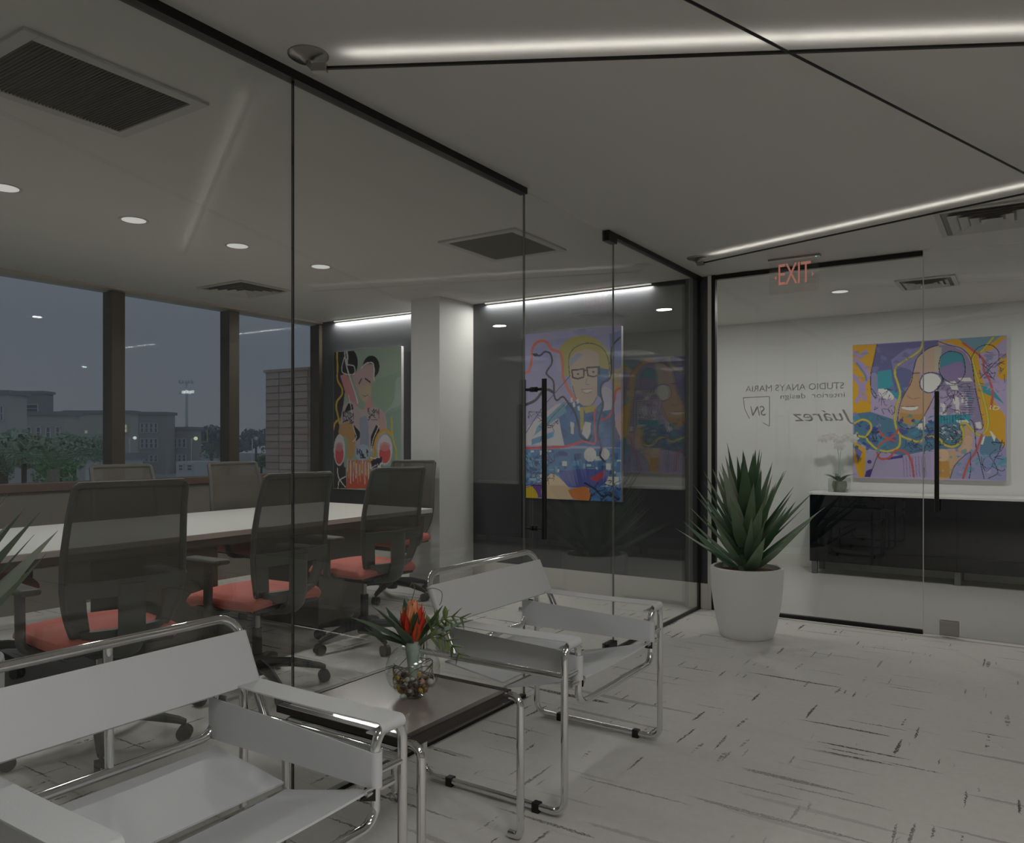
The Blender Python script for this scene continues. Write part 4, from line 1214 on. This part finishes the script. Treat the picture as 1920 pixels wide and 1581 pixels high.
# bromeliad
red = [blade(0.13, 0.032, 0.5, 0.06, 7, 0.6, 1.7, 0.45), blade(0.115, 0.028, 0.5, -0.05, 7, 0.6, 1.7, 0.45)]
rm = [red[0].mesh('bract', REDFL, True), red[1].mesh('bract', PINKFL, True), red[0].mesh('bract', OLIVE, True)]
for k in range(30):
    f = k / 29
    o = bpy.data.objects.new('bract', rm[1] if f < 0.35 else (rm[2] if k % 6 == 0 else rm[0])); C.objects.link(o); o.parent = va
    a_ = k * 2.4
    o.location = (0.006 * math.cos(a_), 0.006 * math.sin(a_), 0.168 - 0.012 * f + (0.016 if f < 0.35 else 0))
    o.rotation_euler = Euler((0, math.radians(4 + 15 * f), a_), 'XYZ')
    s = 1.0 - 0.25 * f; o.scale = (s, s, s)
lm = [blade(0.21, 0.046, 0.35, 0.25, 9, 0.45, 1.6, 0.5).mesh('leaf', GREEN, True), blade(0.17, 0.042, 0.35, 0.12, 9, 0.45, 1.6, 0.5).mesh('leaf', mat('leaf_deep_green', rgb(54, 78, 52), 0.4), True)]
vd = Vector((-math.sin(TH), math.cos(TH), 0))
for az_, tilt, sc_, mi in ((PI + 0.2, 48, 1.0, 0), (PI - 0.5, 36, 0.9, 1), (PI + 0.7, 30, 0.95, 0), (0.4, 32, 0.9, 1), (-0.2, 50, 1.0, 0), (-1.2, 16, 0.75, 1), (2.1, 20, 0.9, 1), (PI + 1.3, 40, 0.8, 0), (PI - 0.1, 62, 0.85, 0)):
    o = bpy.data.objects.new('leaf', lm[mi]); C.objects.link(o); o.parent = va
    o.location = (0, 0, 0.15); o.rotation_euler = Euler((0, math.radians(tilt), az_ + TH), 'XYZ'); o.scale = (sc_, sc_, sc_)
def fern(pts, name='fern_frond'):
    path = smooth_path([ru * a_ + vd * d_ + Vector((0, 0, z_)) for a_, d_, z_ in pts], 5)
    m = MB(); m.tube(path, 0.0014, 5)
    lf = blade(0.044, 0.019, 0.2, 0.0, 4, 0.5, 1.5, 0.45)
    for i in range(5, len(path) - 1, 2):
        tg = (path[i + 1] - path[i - 1]).normalized()
        for s in (1, -1):
            side = (tg.cross(vd) * s * 0.8 + tg * 0.55 + Vector((0, 0, -0.35))).normalized()
            rot = side.to_track_quat('Z', 'X').to_matrix()
            m.add([path[i] + rot @ Vector(v) * (1.15 - 0.4 * i / len(path)) for v in lf.v], lf.f)
    return m.build(name, FERN, va, True)
fern([(0.02, 0, 0.15), (0.06, -0.01, 0.20), (0.11, -0.02, 0.245), (0.165, -0.03, 0.24)])
fern([(0.02, 0, 0.15), (0.06, -0.03, 0.185), (0.115, -0.05, 0.175), (0.155, -0.06, 0.13)])
fern([(0.02, 0, 0.15), (0.05, 0.03, 0.20), (0.09, 0.05, 0.22), (0.125, 0.06, 0.19)])

# ------------------------------------------------------------------ meeting table
mt = thing('meeting_table', 'long white topped meeting table with a grey panel base', 'table', (-4.285, 2.55, 0))
MB().box(-0.585, 0.585, -2.1, 2.0, 0.698, 0.73).build('table_top', CTOP, mt, bevel=0.004)
MB().box(-0.2, 0.52, -2.0, 1.80, 0.645, 0.698).build('under_frame', CBASE, mt)
for y in (-1.45, 0.05, 1.25):
    MB().box(-0.12, 0.42, y - 0.22, y + 0.22, 0, 0.655).build('pedestal', CBASE, mt, bevel=0.004)

# ------------------------------------------------------------------ office chairs
def office_chair():
    t = thing('office_chair', '', 'chair', (0, 0, 0), 0, 'mesh back office chairs')
    # five-star base
    hub = MB().lathe([(0, 0.07), (0.04, 0.07), (0.045, 0.10), (0.04, 0.16), (0.03, 0.17), (0, 0.17)], 16).build('base_hub', DARKP, t, True)
    for k in range(5):
        a_ = k * 2 * PI / 5 + 0.25
        d = Vector((math.cos(a_), math.sin(a_), 0))
        lg_ = MB().tube([d * 0.03 + Vector((0, 0, 0.125)), d * 0.17 + Vector((0, 0, 0.115)), d * 0.30 + Vector((0, 0, 0.085)), d * 0.325 + Vector((0, 0, 0.075))], 0.02, 8, radii=[0.028, 0.024, 0.017, 0.014]).build('base_leg', DARKP, t, True)
        cs = MB()
        sd = Vector((-d.y, d.x, 0))
        for s in (-1, 1):
            cc = d * 0.325 + Vector((0, 0, 0.031)) + sd * (s * 0.014)
            cs.tube([cc - sd * 0.010, cc + sd * 0.010], 0.030, 16)
        cs.tube([d * 0.325 + Vector((0, 0, 0.03)), d * 0.325 + Vector((0, 0, 0.085))], 0.008, 8)
        cs.build('caster', CASTER, lg_, True)
    MB().tube([(0, 0, 0.15), (0, 0, 0.30)], 0.024, 14).build('lift_sleeve', DARKP, t, True)
    MB().tube([(0, 0, 0.28), (0, 0, 0.40)], 0.014, 14).build('gas_lift', STEEL, t, True)
    MB().cbox((0.0, 0, 0.405), (0.26, 0.16, 0.05)).build('tilt_mechanism', DARKP, t, bevel=0.015)
    # seat
    def seat(u, v):
        x = -0.22 + 0.47 * v; y = (u - 0.5) * (0.47 - 0.03 * (2 * v - 1) ** 2)
        e = max(abs(2 * u - 1), abs(2 * v - 1))
        z = 0.47 + 0.012 * (1 - (2 * u - 1) ** 2) - 0.03 * max(0, v - 0.8) / 0.2 * 0.6 - 0.02 * max(0, e - 0.85) / 0.15
        return (x, y, z)
    MB().grid_slab(seat, 16, 16, 0.055).build('seat', CORAL, t, True, bevel=0.018)
    MB().cbox((0.0, 0, 0.436), (0.42, 0.42, 0.025)).build('seat_pan', DARKP, t, bevel=0.01)
    # backrest shape
    def prof(z):
        ks = [(0.46, -0.205, 0.150), (0.52, -0.235, 0.188), (0.60, -0.252, 0.215), (0.68, -0.258, 0.226), (0.80, -0.262, 0.226), (0.95, -0.285, 0.216), (1.065, -0.318, 0.207)]
        for a_, b_ in zip(ks[:-1], ks[1:]):
            if z <= b_[0]:
                f = (z - a_[0]) / (b_[0] - a_[0])
                return a_[1] + (b_[1] - a_[1]) * f, a_[2] + (b_[2] - a_[2]) * f
        return ks[-1][1], ks[-1][2]
    def S(u, v):
        z = 0.46 + v * 0.605
        x, hw = prof(z)
        y = (2 * u - 1) * hw
        return (x + 0.028 * (1 - 0.3 * v) * (2 * u - 1) ** 2, y, z)
    MB().grid_slab(lambda u, v: S(u, 0.33 + 0.67 * v), 14, 16, 0.004).build('back_mesh', MESHF, t, True)
    for a0 in (0.0, 0.84):
        MB().grid_slab(lambda u, v: S(a0 + 0.16 * u, 0.02 + 0.36 * v), 3, 10, 0.016).build('side_band', GREYP, t, True)
    ring = [S(0, v) for v in np.linspace(0.03, 0.985, 18)] + [S(u, 1) for u in np.linspace(0.03, 0.97, 9)] + [S(1, v) for v in np.linspace(0.985, 0.03, 18)] + [S(u, 0) for u in np.linspace(0.92, 0.08, 8)]
    MB().tube(ring, 0.0135, 8, closed=True).build('back_frame', GREYP, t, True)
    # lumbar bar, lower plate and spine behind the mesh
    def off(p, d): return (p[0] - d, p[1], p[2])
    MB().grid_slab(lambda u, v: off(S(u, 0.31 + 0.10 * v), 0.014 + 0.02 * math.sin(u * PI)), 12, 2, 0.014).build('lumbar_bar', GREYP, t, True)
    MB().grid_slab(lambda u, v: off(S(0.06 + 0.88 * u, 0.0 + 0.10 * v), 0.012 + 0.02 * math.sin(u * PI)), 10, 2, 0.014).build('lower_bar', GREYP, t, True)
    MB().tube(fillet([(-0.285, 0, 0.69), (-0.285, 0, 0.52), (-0.26, 0, 0.43), (-0.10, 0, 0.405)], 0.06, 5), 0.03, 10, sx=1.75).build('back_spine', GREYP, t, True)
    for s in (-1, 1):
        MB().tube(fillet([(0.02, s * 0.16, 0.415), (0.02, s * 0.275, 0.43), (0.0, s * 0.285, 0.655)], 0.05, 5), 0.017, 8, sx=1.5).build('arm_post', GREYP, t, True)
        MB().cbox((0.02, s * 0.283, 0.668), (0.25, 0.08, 0.026)).build('arm_pad', GREYP, t, True, bevel=0.012)
    return t
proto = office_chair()
spots = [(-3.12, 1.72, PI - 0.10, 'mesh back office chair with coral seat nearest the left edge, back to the glass'),
         (-3.20, 2.56, PI + 0.04, 'mesh back office chair with coral seat cut by the glass seam'),
         (-3.36, 3.48, PI - 0.06, 'mesh back office chair with coral seat beside the column, back to the glass'),
         (-4.68, 2.91, 0.05, 'office chair across the table in front of the left mullion'),
         (-4.68, 3.76, 0.0, 'office chair across the table in front of the right mullion'),
         (-4.68, 1.90, 0.0, 'office chair across the table cut by the left edge of the view'),
         (-4.20, 4.66, -PI / 2 + 0.1, 'office chair at the far head of the table, mostly hidden')]
for i, (x, y, rz, lb) in enumerate(spots):
    o = proto if i == 0 else copy_tree(proto)
    o.location = (x, y, 0); o.rotation_euler = (0, 0, rz); o['label'] = lb

# ------------------------------------------------------------------ outside the windows
RV, FV = Vector((math.cos(TH), math.sin(TH), 0)), Vector((-math.sin(TH), math.cos(TH), 0))
def P(px, py, dist):
    return (RV * ((px - 960) / FPX) + FV) * dist + Vector((0, 0, CAM_H + (HORIZON - py) / FPX * dist))
GZ = -4.0
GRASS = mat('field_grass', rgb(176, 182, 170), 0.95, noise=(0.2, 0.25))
struct(MB().box(-320, -6.3, -120, 330, GZ - 0.2, GZ).build('ground', GRASS), 'grey green ground far below the windows', 'ground')
BRK = mat('brick_brown', rgb(206, 184, 176), 0.85, noise=(3, 0.2), bump=(12, 0.4))
bp_ = thing('brick_pillar', 'brown brick pier outside the last window', 'pillar', (-6.70, 6.17, GZ))
MB().box(-0.342, 0.342, -0.422, 0.422, 0, 1.99 - GZ).build('core', mat('pier_mortar', rgb(186, 170, 163), 0.95), bp_)
BRK2 = mat('brick_rose', rgb(198, 174, 166), 0.85, noise=(14, 0.15)); BRK3 = mat('brick_pale', rgb(212, 194, 185), 0.85, noise=(14, 0.15))
bmx = [MB().cbox((0, 0, 0), (0.016, 0.205, 0.066)).mesh('brick', m_) for m_ in (BRK, BRK2, BRK3)]
bmy = [MB().cbox((0, 0, 0), (0.205, 0.016, 0.066)).mesh('brick', m_) for m_ in (BRK, BRK2, BRK3)]
rnd = random.Random(21)
for r in range(19):
    z = 1.99 - GZ - 0.038 - r * 0.076
    sh = 0.1075 if r % 2 else 0.0
    for k in range(4):
        y = -0.422 + 0.1075 + k * 0.215 - sh * (1 if k else 0)
        if y > 0.36: continue
        o = bpy.data.objects.new('brick', rnd.choice(bmx)); C.objects.link(o); o.parent = bp_
        o.location = (0.342 + rnd.uniform(-0.002, 0.004), y, z)
    for k in range(3):
        o = bpy.data.objects.new('brick', rnd.choice(bmy)); C.objects.link(o); o.parent = bp_
        o.location = (-0.342 + 0.115 + k * 0.2275 + sh * 0.0, -0.422 - rnd.uniform(-0.002, 0.004), z)
MB().box(-0.36, 0.36, -0.44, 0.44, 1.99 - GZ, 2.02 - GZ).build('cap', BRK, bp_)

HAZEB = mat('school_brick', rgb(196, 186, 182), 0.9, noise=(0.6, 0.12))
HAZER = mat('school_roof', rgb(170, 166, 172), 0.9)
FRAMEB = mat('pale_frame', rgb(236, 234, 230), 0.8)
PANEB = mat('blue_grey_pane', rgb(130, 140, 156), 0.3)
TANB = mat('tan_stucco', rgb(216, 208, 198), 0.9, noise=(0.4, 0.08))
WARM = mat('warm_window', rgb(240, 220, 160), 0.5, emit=((1, 0.85, 0.5, 1), 0.25))
def building(label, px0, px1, pyt, dist, wallm, wins, depth=3.5, roof=True, name='building'):
    c0 = P((px0 + px1) / 2, 830, dist)
    w = (px1 - px0) / FPX * dist
    top = CAM_H + (HORIZON - pyt) / FPX * dist - GZ
    t = thing(name, label, 'building', (c0.x, c0.y, GZ), TH, 'buildings beyond the windows')
    MB().box(-w / 2, w / 2, 0, depth, 0, top).build('wall', wallm, t)
    if roof: MB().box(-w / 2 - 0.3, w / 2 + 0.3, -0.3, depth + 0.3, top, top + 0.5).build('roof', HAZER, t)
    k = dist / FPX
    for (a0, a1, b0, b1, wm) in wins:
        x0, x1 = (a0 - (px0 + px1) / 2) * k, (a1 - (px0 + px1) / 2) * k
        z0, z1 = CAM_H + (HORIZON - b1) * k - GZ, CAM_H + (HORIZON - b0) * k - GZ
        wdw = frame_ring_xz(x0, x1, z0, z1).build('window', FRAMEB, t)
        MB().box(x0 + 0.1, x1 - 0.1, -0.05, 0.0, z0 + 0.1, z1 - 0.1).build('pane', wm, wdw)
    return t
def frame_ring_xz(x0, x1, z0, z1, w=0.14, y0=-0.14):
    m = MB()
    m.box(x0, x1, y0, 0, z0, z0 + w); m.box(x0, x1, y0, 0, z1 - w, z1)
    m.box(x0, x0 + w, y0, 0, z0, z1); m.box(x1 - w, x1, y0, 0, z0, z1)
    zm = (z0 + z1) / 2
    m.box(x0, x1, y0 + 0.03, 0, zm - w / 3, zm + w / 3)
    return m
wl_ = []
for (b0, b1) in ((793, 812), (822, 841), (853, 867)):
    for i in range(4): wl_.append((263 + i * 8.6, 270.6 + i * 8.6, b0, b1, PANEB))
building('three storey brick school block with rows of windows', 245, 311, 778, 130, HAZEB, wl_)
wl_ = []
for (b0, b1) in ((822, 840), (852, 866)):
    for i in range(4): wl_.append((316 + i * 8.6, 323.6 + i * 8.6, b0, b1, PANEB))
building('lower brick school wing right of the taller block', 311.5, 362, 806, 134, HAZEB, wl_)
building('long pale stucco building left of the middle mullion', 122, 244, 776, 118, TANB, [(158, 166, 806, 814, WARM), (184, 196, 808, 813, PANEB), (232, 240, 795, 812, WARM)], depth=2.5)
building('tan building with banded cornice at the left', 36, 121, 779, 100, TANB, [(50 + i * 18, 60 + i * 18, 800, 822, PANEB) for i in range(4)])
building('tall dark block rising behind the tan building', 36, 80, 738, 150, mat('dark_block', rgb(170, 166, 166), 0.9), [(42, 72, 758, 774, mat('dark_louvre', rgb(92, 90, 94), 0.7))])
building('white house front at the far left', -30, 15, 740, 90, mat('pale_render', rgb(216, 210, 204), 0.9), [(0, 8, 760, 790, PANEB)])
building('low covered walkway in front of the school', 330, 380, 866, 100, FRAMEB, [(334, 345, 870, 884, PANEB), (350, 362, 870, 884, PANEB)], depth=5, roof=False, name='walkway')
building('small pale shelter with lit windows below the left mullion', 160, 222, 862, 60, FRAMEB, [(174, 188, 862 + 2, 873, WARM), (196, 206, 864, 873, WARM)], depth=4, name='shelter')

def tree(label, px, pyt, pyb, wpx, dist, m_, n=1600, seed=1, cat='tree', name='tree', group='trees beyond the windows', leaf=0.5):
    rnd = random.Random(seed)
    k = dist / FPX
    c0 = P(px, (pyt + pyb) / 2, dist)
    t = thing(name, label, cat, (c0.x, c0.y, GZ), TH, group)
    rx, rz = wpx * k / 2, (pyb - pyt) * k / 2
    zc = c0.z - GZ
    lobes = [(Vector((rnd.uniform(-0.6, 0.6) * rx, rnd.uniform(-0.5, 0.5) * rx, zc + rnd.uniform(-0.45, 0.5) * rz)), rnd.uniform(0.4, 0.62)) for _ in range(9)]
    m = MB(); vs_, fs_ = [], []
    for i in range(n):
        c_, s_l = lobes[i % 9]
        d = Vector((rnd.gauss(0, 1), rnd.gauss(0, 1), rnd.gauss(0, 1))).normalized() * rnd.uniform(0.75, 1.0)
        p = c_ + Vector((d.x * rx * s_l, d.y * rx * s_l, d.z * rz * s_l))
        e1 = Vector((rnd.gauss(0, 1), rnd.gauss(0, 1), rnd.gauss(0, 1))).normalized() * (leaf * rnd.uniform(0.6, 1.2) * min(rx, rz) * 0.22)
        e2 = e1.cross(Vector((rnd.gauss(0, 1), rnd.gauss(0, 1), rnd.gauss(0, 1)))).normalized() * e1.length * 0.6
        o_ = len(vs_)
        vs_ += [p - e1, p + e2, p + e1, p - e2]; fs_.append((o_, o_ + 1, o_ + 2, o_ + 3))
    m.add(vs_, fs_)
    f_ = m.build('foliage', m_, t); f_['kind'] = 'stuff'
    MB().tube([(0, 0, 0), (0, 0, max(0.5, zc - rz * 0.2))], max(0.08, rx * 0.06), 8).build('trunk', mat('bark', rgb(96, 84, 72), 0.9), t, True)
    return t
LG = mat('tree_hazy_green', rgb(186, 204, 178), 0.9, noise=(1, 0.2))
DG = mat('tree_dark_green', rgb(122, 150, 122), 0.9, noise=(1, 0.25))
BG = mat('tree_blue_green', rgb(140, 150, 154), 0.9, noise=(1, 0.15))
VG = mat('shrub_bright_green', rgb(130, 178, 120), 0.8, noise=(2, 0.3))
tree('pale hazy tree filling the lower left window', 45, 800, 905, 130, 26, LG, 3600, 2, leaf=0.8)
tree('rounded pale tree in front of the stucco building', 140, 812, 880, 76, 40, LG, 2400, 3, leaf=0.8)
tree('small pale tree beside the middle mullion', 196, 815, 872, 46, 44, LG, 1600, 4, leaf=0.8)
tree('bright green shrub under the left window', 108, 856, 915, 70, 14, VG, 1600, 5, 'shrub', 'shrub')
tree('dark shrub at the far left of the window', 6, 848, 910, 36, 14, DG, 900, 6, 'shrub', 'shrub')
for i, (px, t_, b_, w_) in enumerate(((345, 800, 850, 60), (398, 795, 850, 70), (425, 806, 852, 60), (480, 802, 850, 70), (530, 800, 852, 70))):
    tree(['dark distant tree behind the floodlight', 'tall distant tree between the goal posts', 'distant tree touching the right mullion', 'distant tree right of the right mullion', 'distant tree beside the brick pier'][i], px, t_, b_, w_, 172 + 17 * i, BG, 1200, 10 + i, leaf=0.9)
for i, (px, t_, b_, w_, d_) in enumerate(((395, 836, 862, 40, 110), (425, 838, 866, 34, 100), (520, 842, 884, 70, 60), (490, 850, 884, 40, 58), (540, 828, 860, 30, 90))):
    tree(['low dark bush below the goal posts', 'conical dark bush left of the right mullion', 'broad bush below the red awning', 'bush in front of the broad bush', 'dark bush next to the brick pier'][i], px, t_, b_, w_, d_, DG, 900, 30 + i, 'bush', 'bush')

# palm outside the left window
pl = thing('palm', 'feathery palm top outside the left window', 'palm', (*P(100, 905, 12)[:2], GZ), TH)
pc = P(100, 880, 12).z - GZ
MB().tube([(0, 0, 0), (0, 0, pc)], 0.09, 8).build('trunk', MATS['moss'], pl, True)
for k in range(13):
    a_ = k * 0.483 + 0.1
    d = Vector((math.cos(a_), math.sin(a_), 0))
    L_ = 0.72 + 0.12 * (k % 3)
    pth = [Vector((0, 0, pc)) + d * (L_ * s) + Vector((0, 0, 0.32 * math.sin(s * 2.4) * L_)) for s in np.linspace(0, 1, 12)]
    m = MB(); m.tube(pth, 0.006, 4)
    for i in range(2, 12):
        tg = (pth[i] - pth[i - 1]).normalized(); sd = tg.cross(Vector((0, 0, 1))).normalized()
        for s in (-1, 1):
            e_ = pth[i] + (sd * s * 0.6 + tg * 0.6 + Vector((0, 0, -0.25))).normalized() * 0.22
            m.add([pth[i] - tg * 0.008, e_, pth[i] + tg * 0.012], [(0, 1, 2)])
    m.build('frond', DG, pl)

POLE = mat('pale_pole', rgb(236, 238, 240), 0.6)
FLOOD = mat('floodlight_lamp', rgb(240, 240, 235), 0.5, emit=((0.95, 1, 1, 1), 0.55))
AMB = mat('street_lamp_glow', rgb(240, 240, 190), 0.5, emit=((1, 1, 0.6, 1), 0.5))
fl = thing('floodlight_mast', 'tall stadium floodlight mast with a bright lamp bank', 'floodlight', (*P(350, 830, 190)[:2], GZ), TH)
k = 190 / FPX
hz = CAM_H + (HORIZON - 735) * k - GZ
MB().tube([(0, 0, 0), (0, 0, hz + 2.4)], 0.35, 10, radii=[0.42, 0.3]).build('mast', POLE, fl, True)
MB().box(-1.6, 1.2, -0.4, 0.0, hz - 0.6, hz + 0.1).build('cross_arm', POLE, fl)
for i in range(4):
    MB().cbox((-0.6 + i * 0.75, -0.5, hz - 0.1 + 0.1 * (i % 2)), (0.65, 0.4, 0.7)).build('lamp', FLOOD, fl, bevel=0.1)
for i in range(5):
    MB().cbox((-1.6 + i * 0.75, -0.2, hz + 2.4), (0.4, 0.3, 0.7)).build('unlit_lamp', POLE, fl)
MB().box(-1.9, 1.7, -0.1, 0.1, hz + 2.0, hz + 2.15).build('upper_arm', POLE, fl)

GPY = mat('goal_post_yellow', rgb(206, 206, 110), 0.6)
gpst = thing('goal_post', 'yellow goal post uprights on the sports field', 'goal post', (*P(376, 830, 170)[:2], GZ), TH)
k = 170 / FPX
z0 = CAM_H + (HORIZON - 829) * k - GZ; z1 = CAM_H + (HORIZON - 806) * k - GZ
for x in (-1.4, 1.45):
    MB().tube([(x, 0, z0), (x, 0, z1)], 0.13, 8).build('upright', GPY, gpst, True)
MB().tube([(-1.4, 0, z0), (1.45, 0, z0)], 0.11, 8).build('crossbar', GPY, gpst, True)
MB().tube([(0, 0, 0), (0, 0, z0)], 0.15, 8).build('stem', GPY, gpst, True)
def lamp_post(label, px, pyt, dist, m_, rad):
    k = dist / FPX
    t = thing('lamp_post', label, 'street lamp', (*P(px, 830, dist)[:2], GZ), TH, 'street lamps outside')
    h = CAM_H + (HORIZON - pyt) * k - GZ
    MB().tube([(0, 0, 0), (0, 0, h), (0.5, 0, h + 0.1)], 0.08, 8).build('pole', POLE, t, True)
    MB().lathe([(0, -rad), (rad * 0.8, -rad * 0.6), (rad, 0), (rad * 0.8, rad * 0.6), (0, rad)], 12, (0.6, 0, h + 0.05)).build('lamp', m_, t, True)
lamp_post('slim street lamp right of the school wing', 359, 823, 110, AMB, 0.28)
lamp_post('street lamp with a large round glow near the brick pier', 502, 826, 120, AMB, 0.5)
lamp_post('small white street lamp by the left mullion', 243, 822, 90, FLOOD, 0.2)
lamp_post('street lamp pair left of the round glow', 473, 823, 120, POLE, 0.3)
aw = thing('awning', 'red lit awning across the street', 'awning', (*P(516, 840, 110)[:2], GZ), TH)
k = 110 / FPX
z0 = CAM_H + (HORIZON - 843) * k - GZ
MB().box(-1.05, 1.05, 0, 1.2, z0, z0 + 0.5).build('canopy', mat('awning_red', rgb(220, 110, 100), 0.7, emit=((1, 0.35, 0.3, 1), 0.12)), aw, bevel=0.03)
for x in (-0.95, 0.95):
    MB().tube([(x, 0.1, 0), (x, 0.1, z0)], 0.05, 6).build('post', POLE, aw, True)

# evening haze over the town
hz_m = bpy.data.materials.new('evening_haze'); hz_m.use_nodes = True
hn, hl = hz_m.node_tree.nodes, hz_m.node_tree.links
hn.remove(hn['Principled BSDF'])
vs_n = hn.new('ShaderNodeVolumeScatter'); vs_n.inputs['Color'].default_value = (0.96, 0.97, 1, 1); vs_n.inputs['Density'].default_value = 0.0016
hl.new(vs_n.outputs[0], hn['Material Output'].inputs['Volume'])
hzo = MB().box(-300, -8.5, -110, 320, GZ + 0.01, 45).build('haze', hz_m)
hzo['kind'] = 'stuff'; hzo['label'] = 'thin evening haze over the town'; hzo['category'] = 'haze'
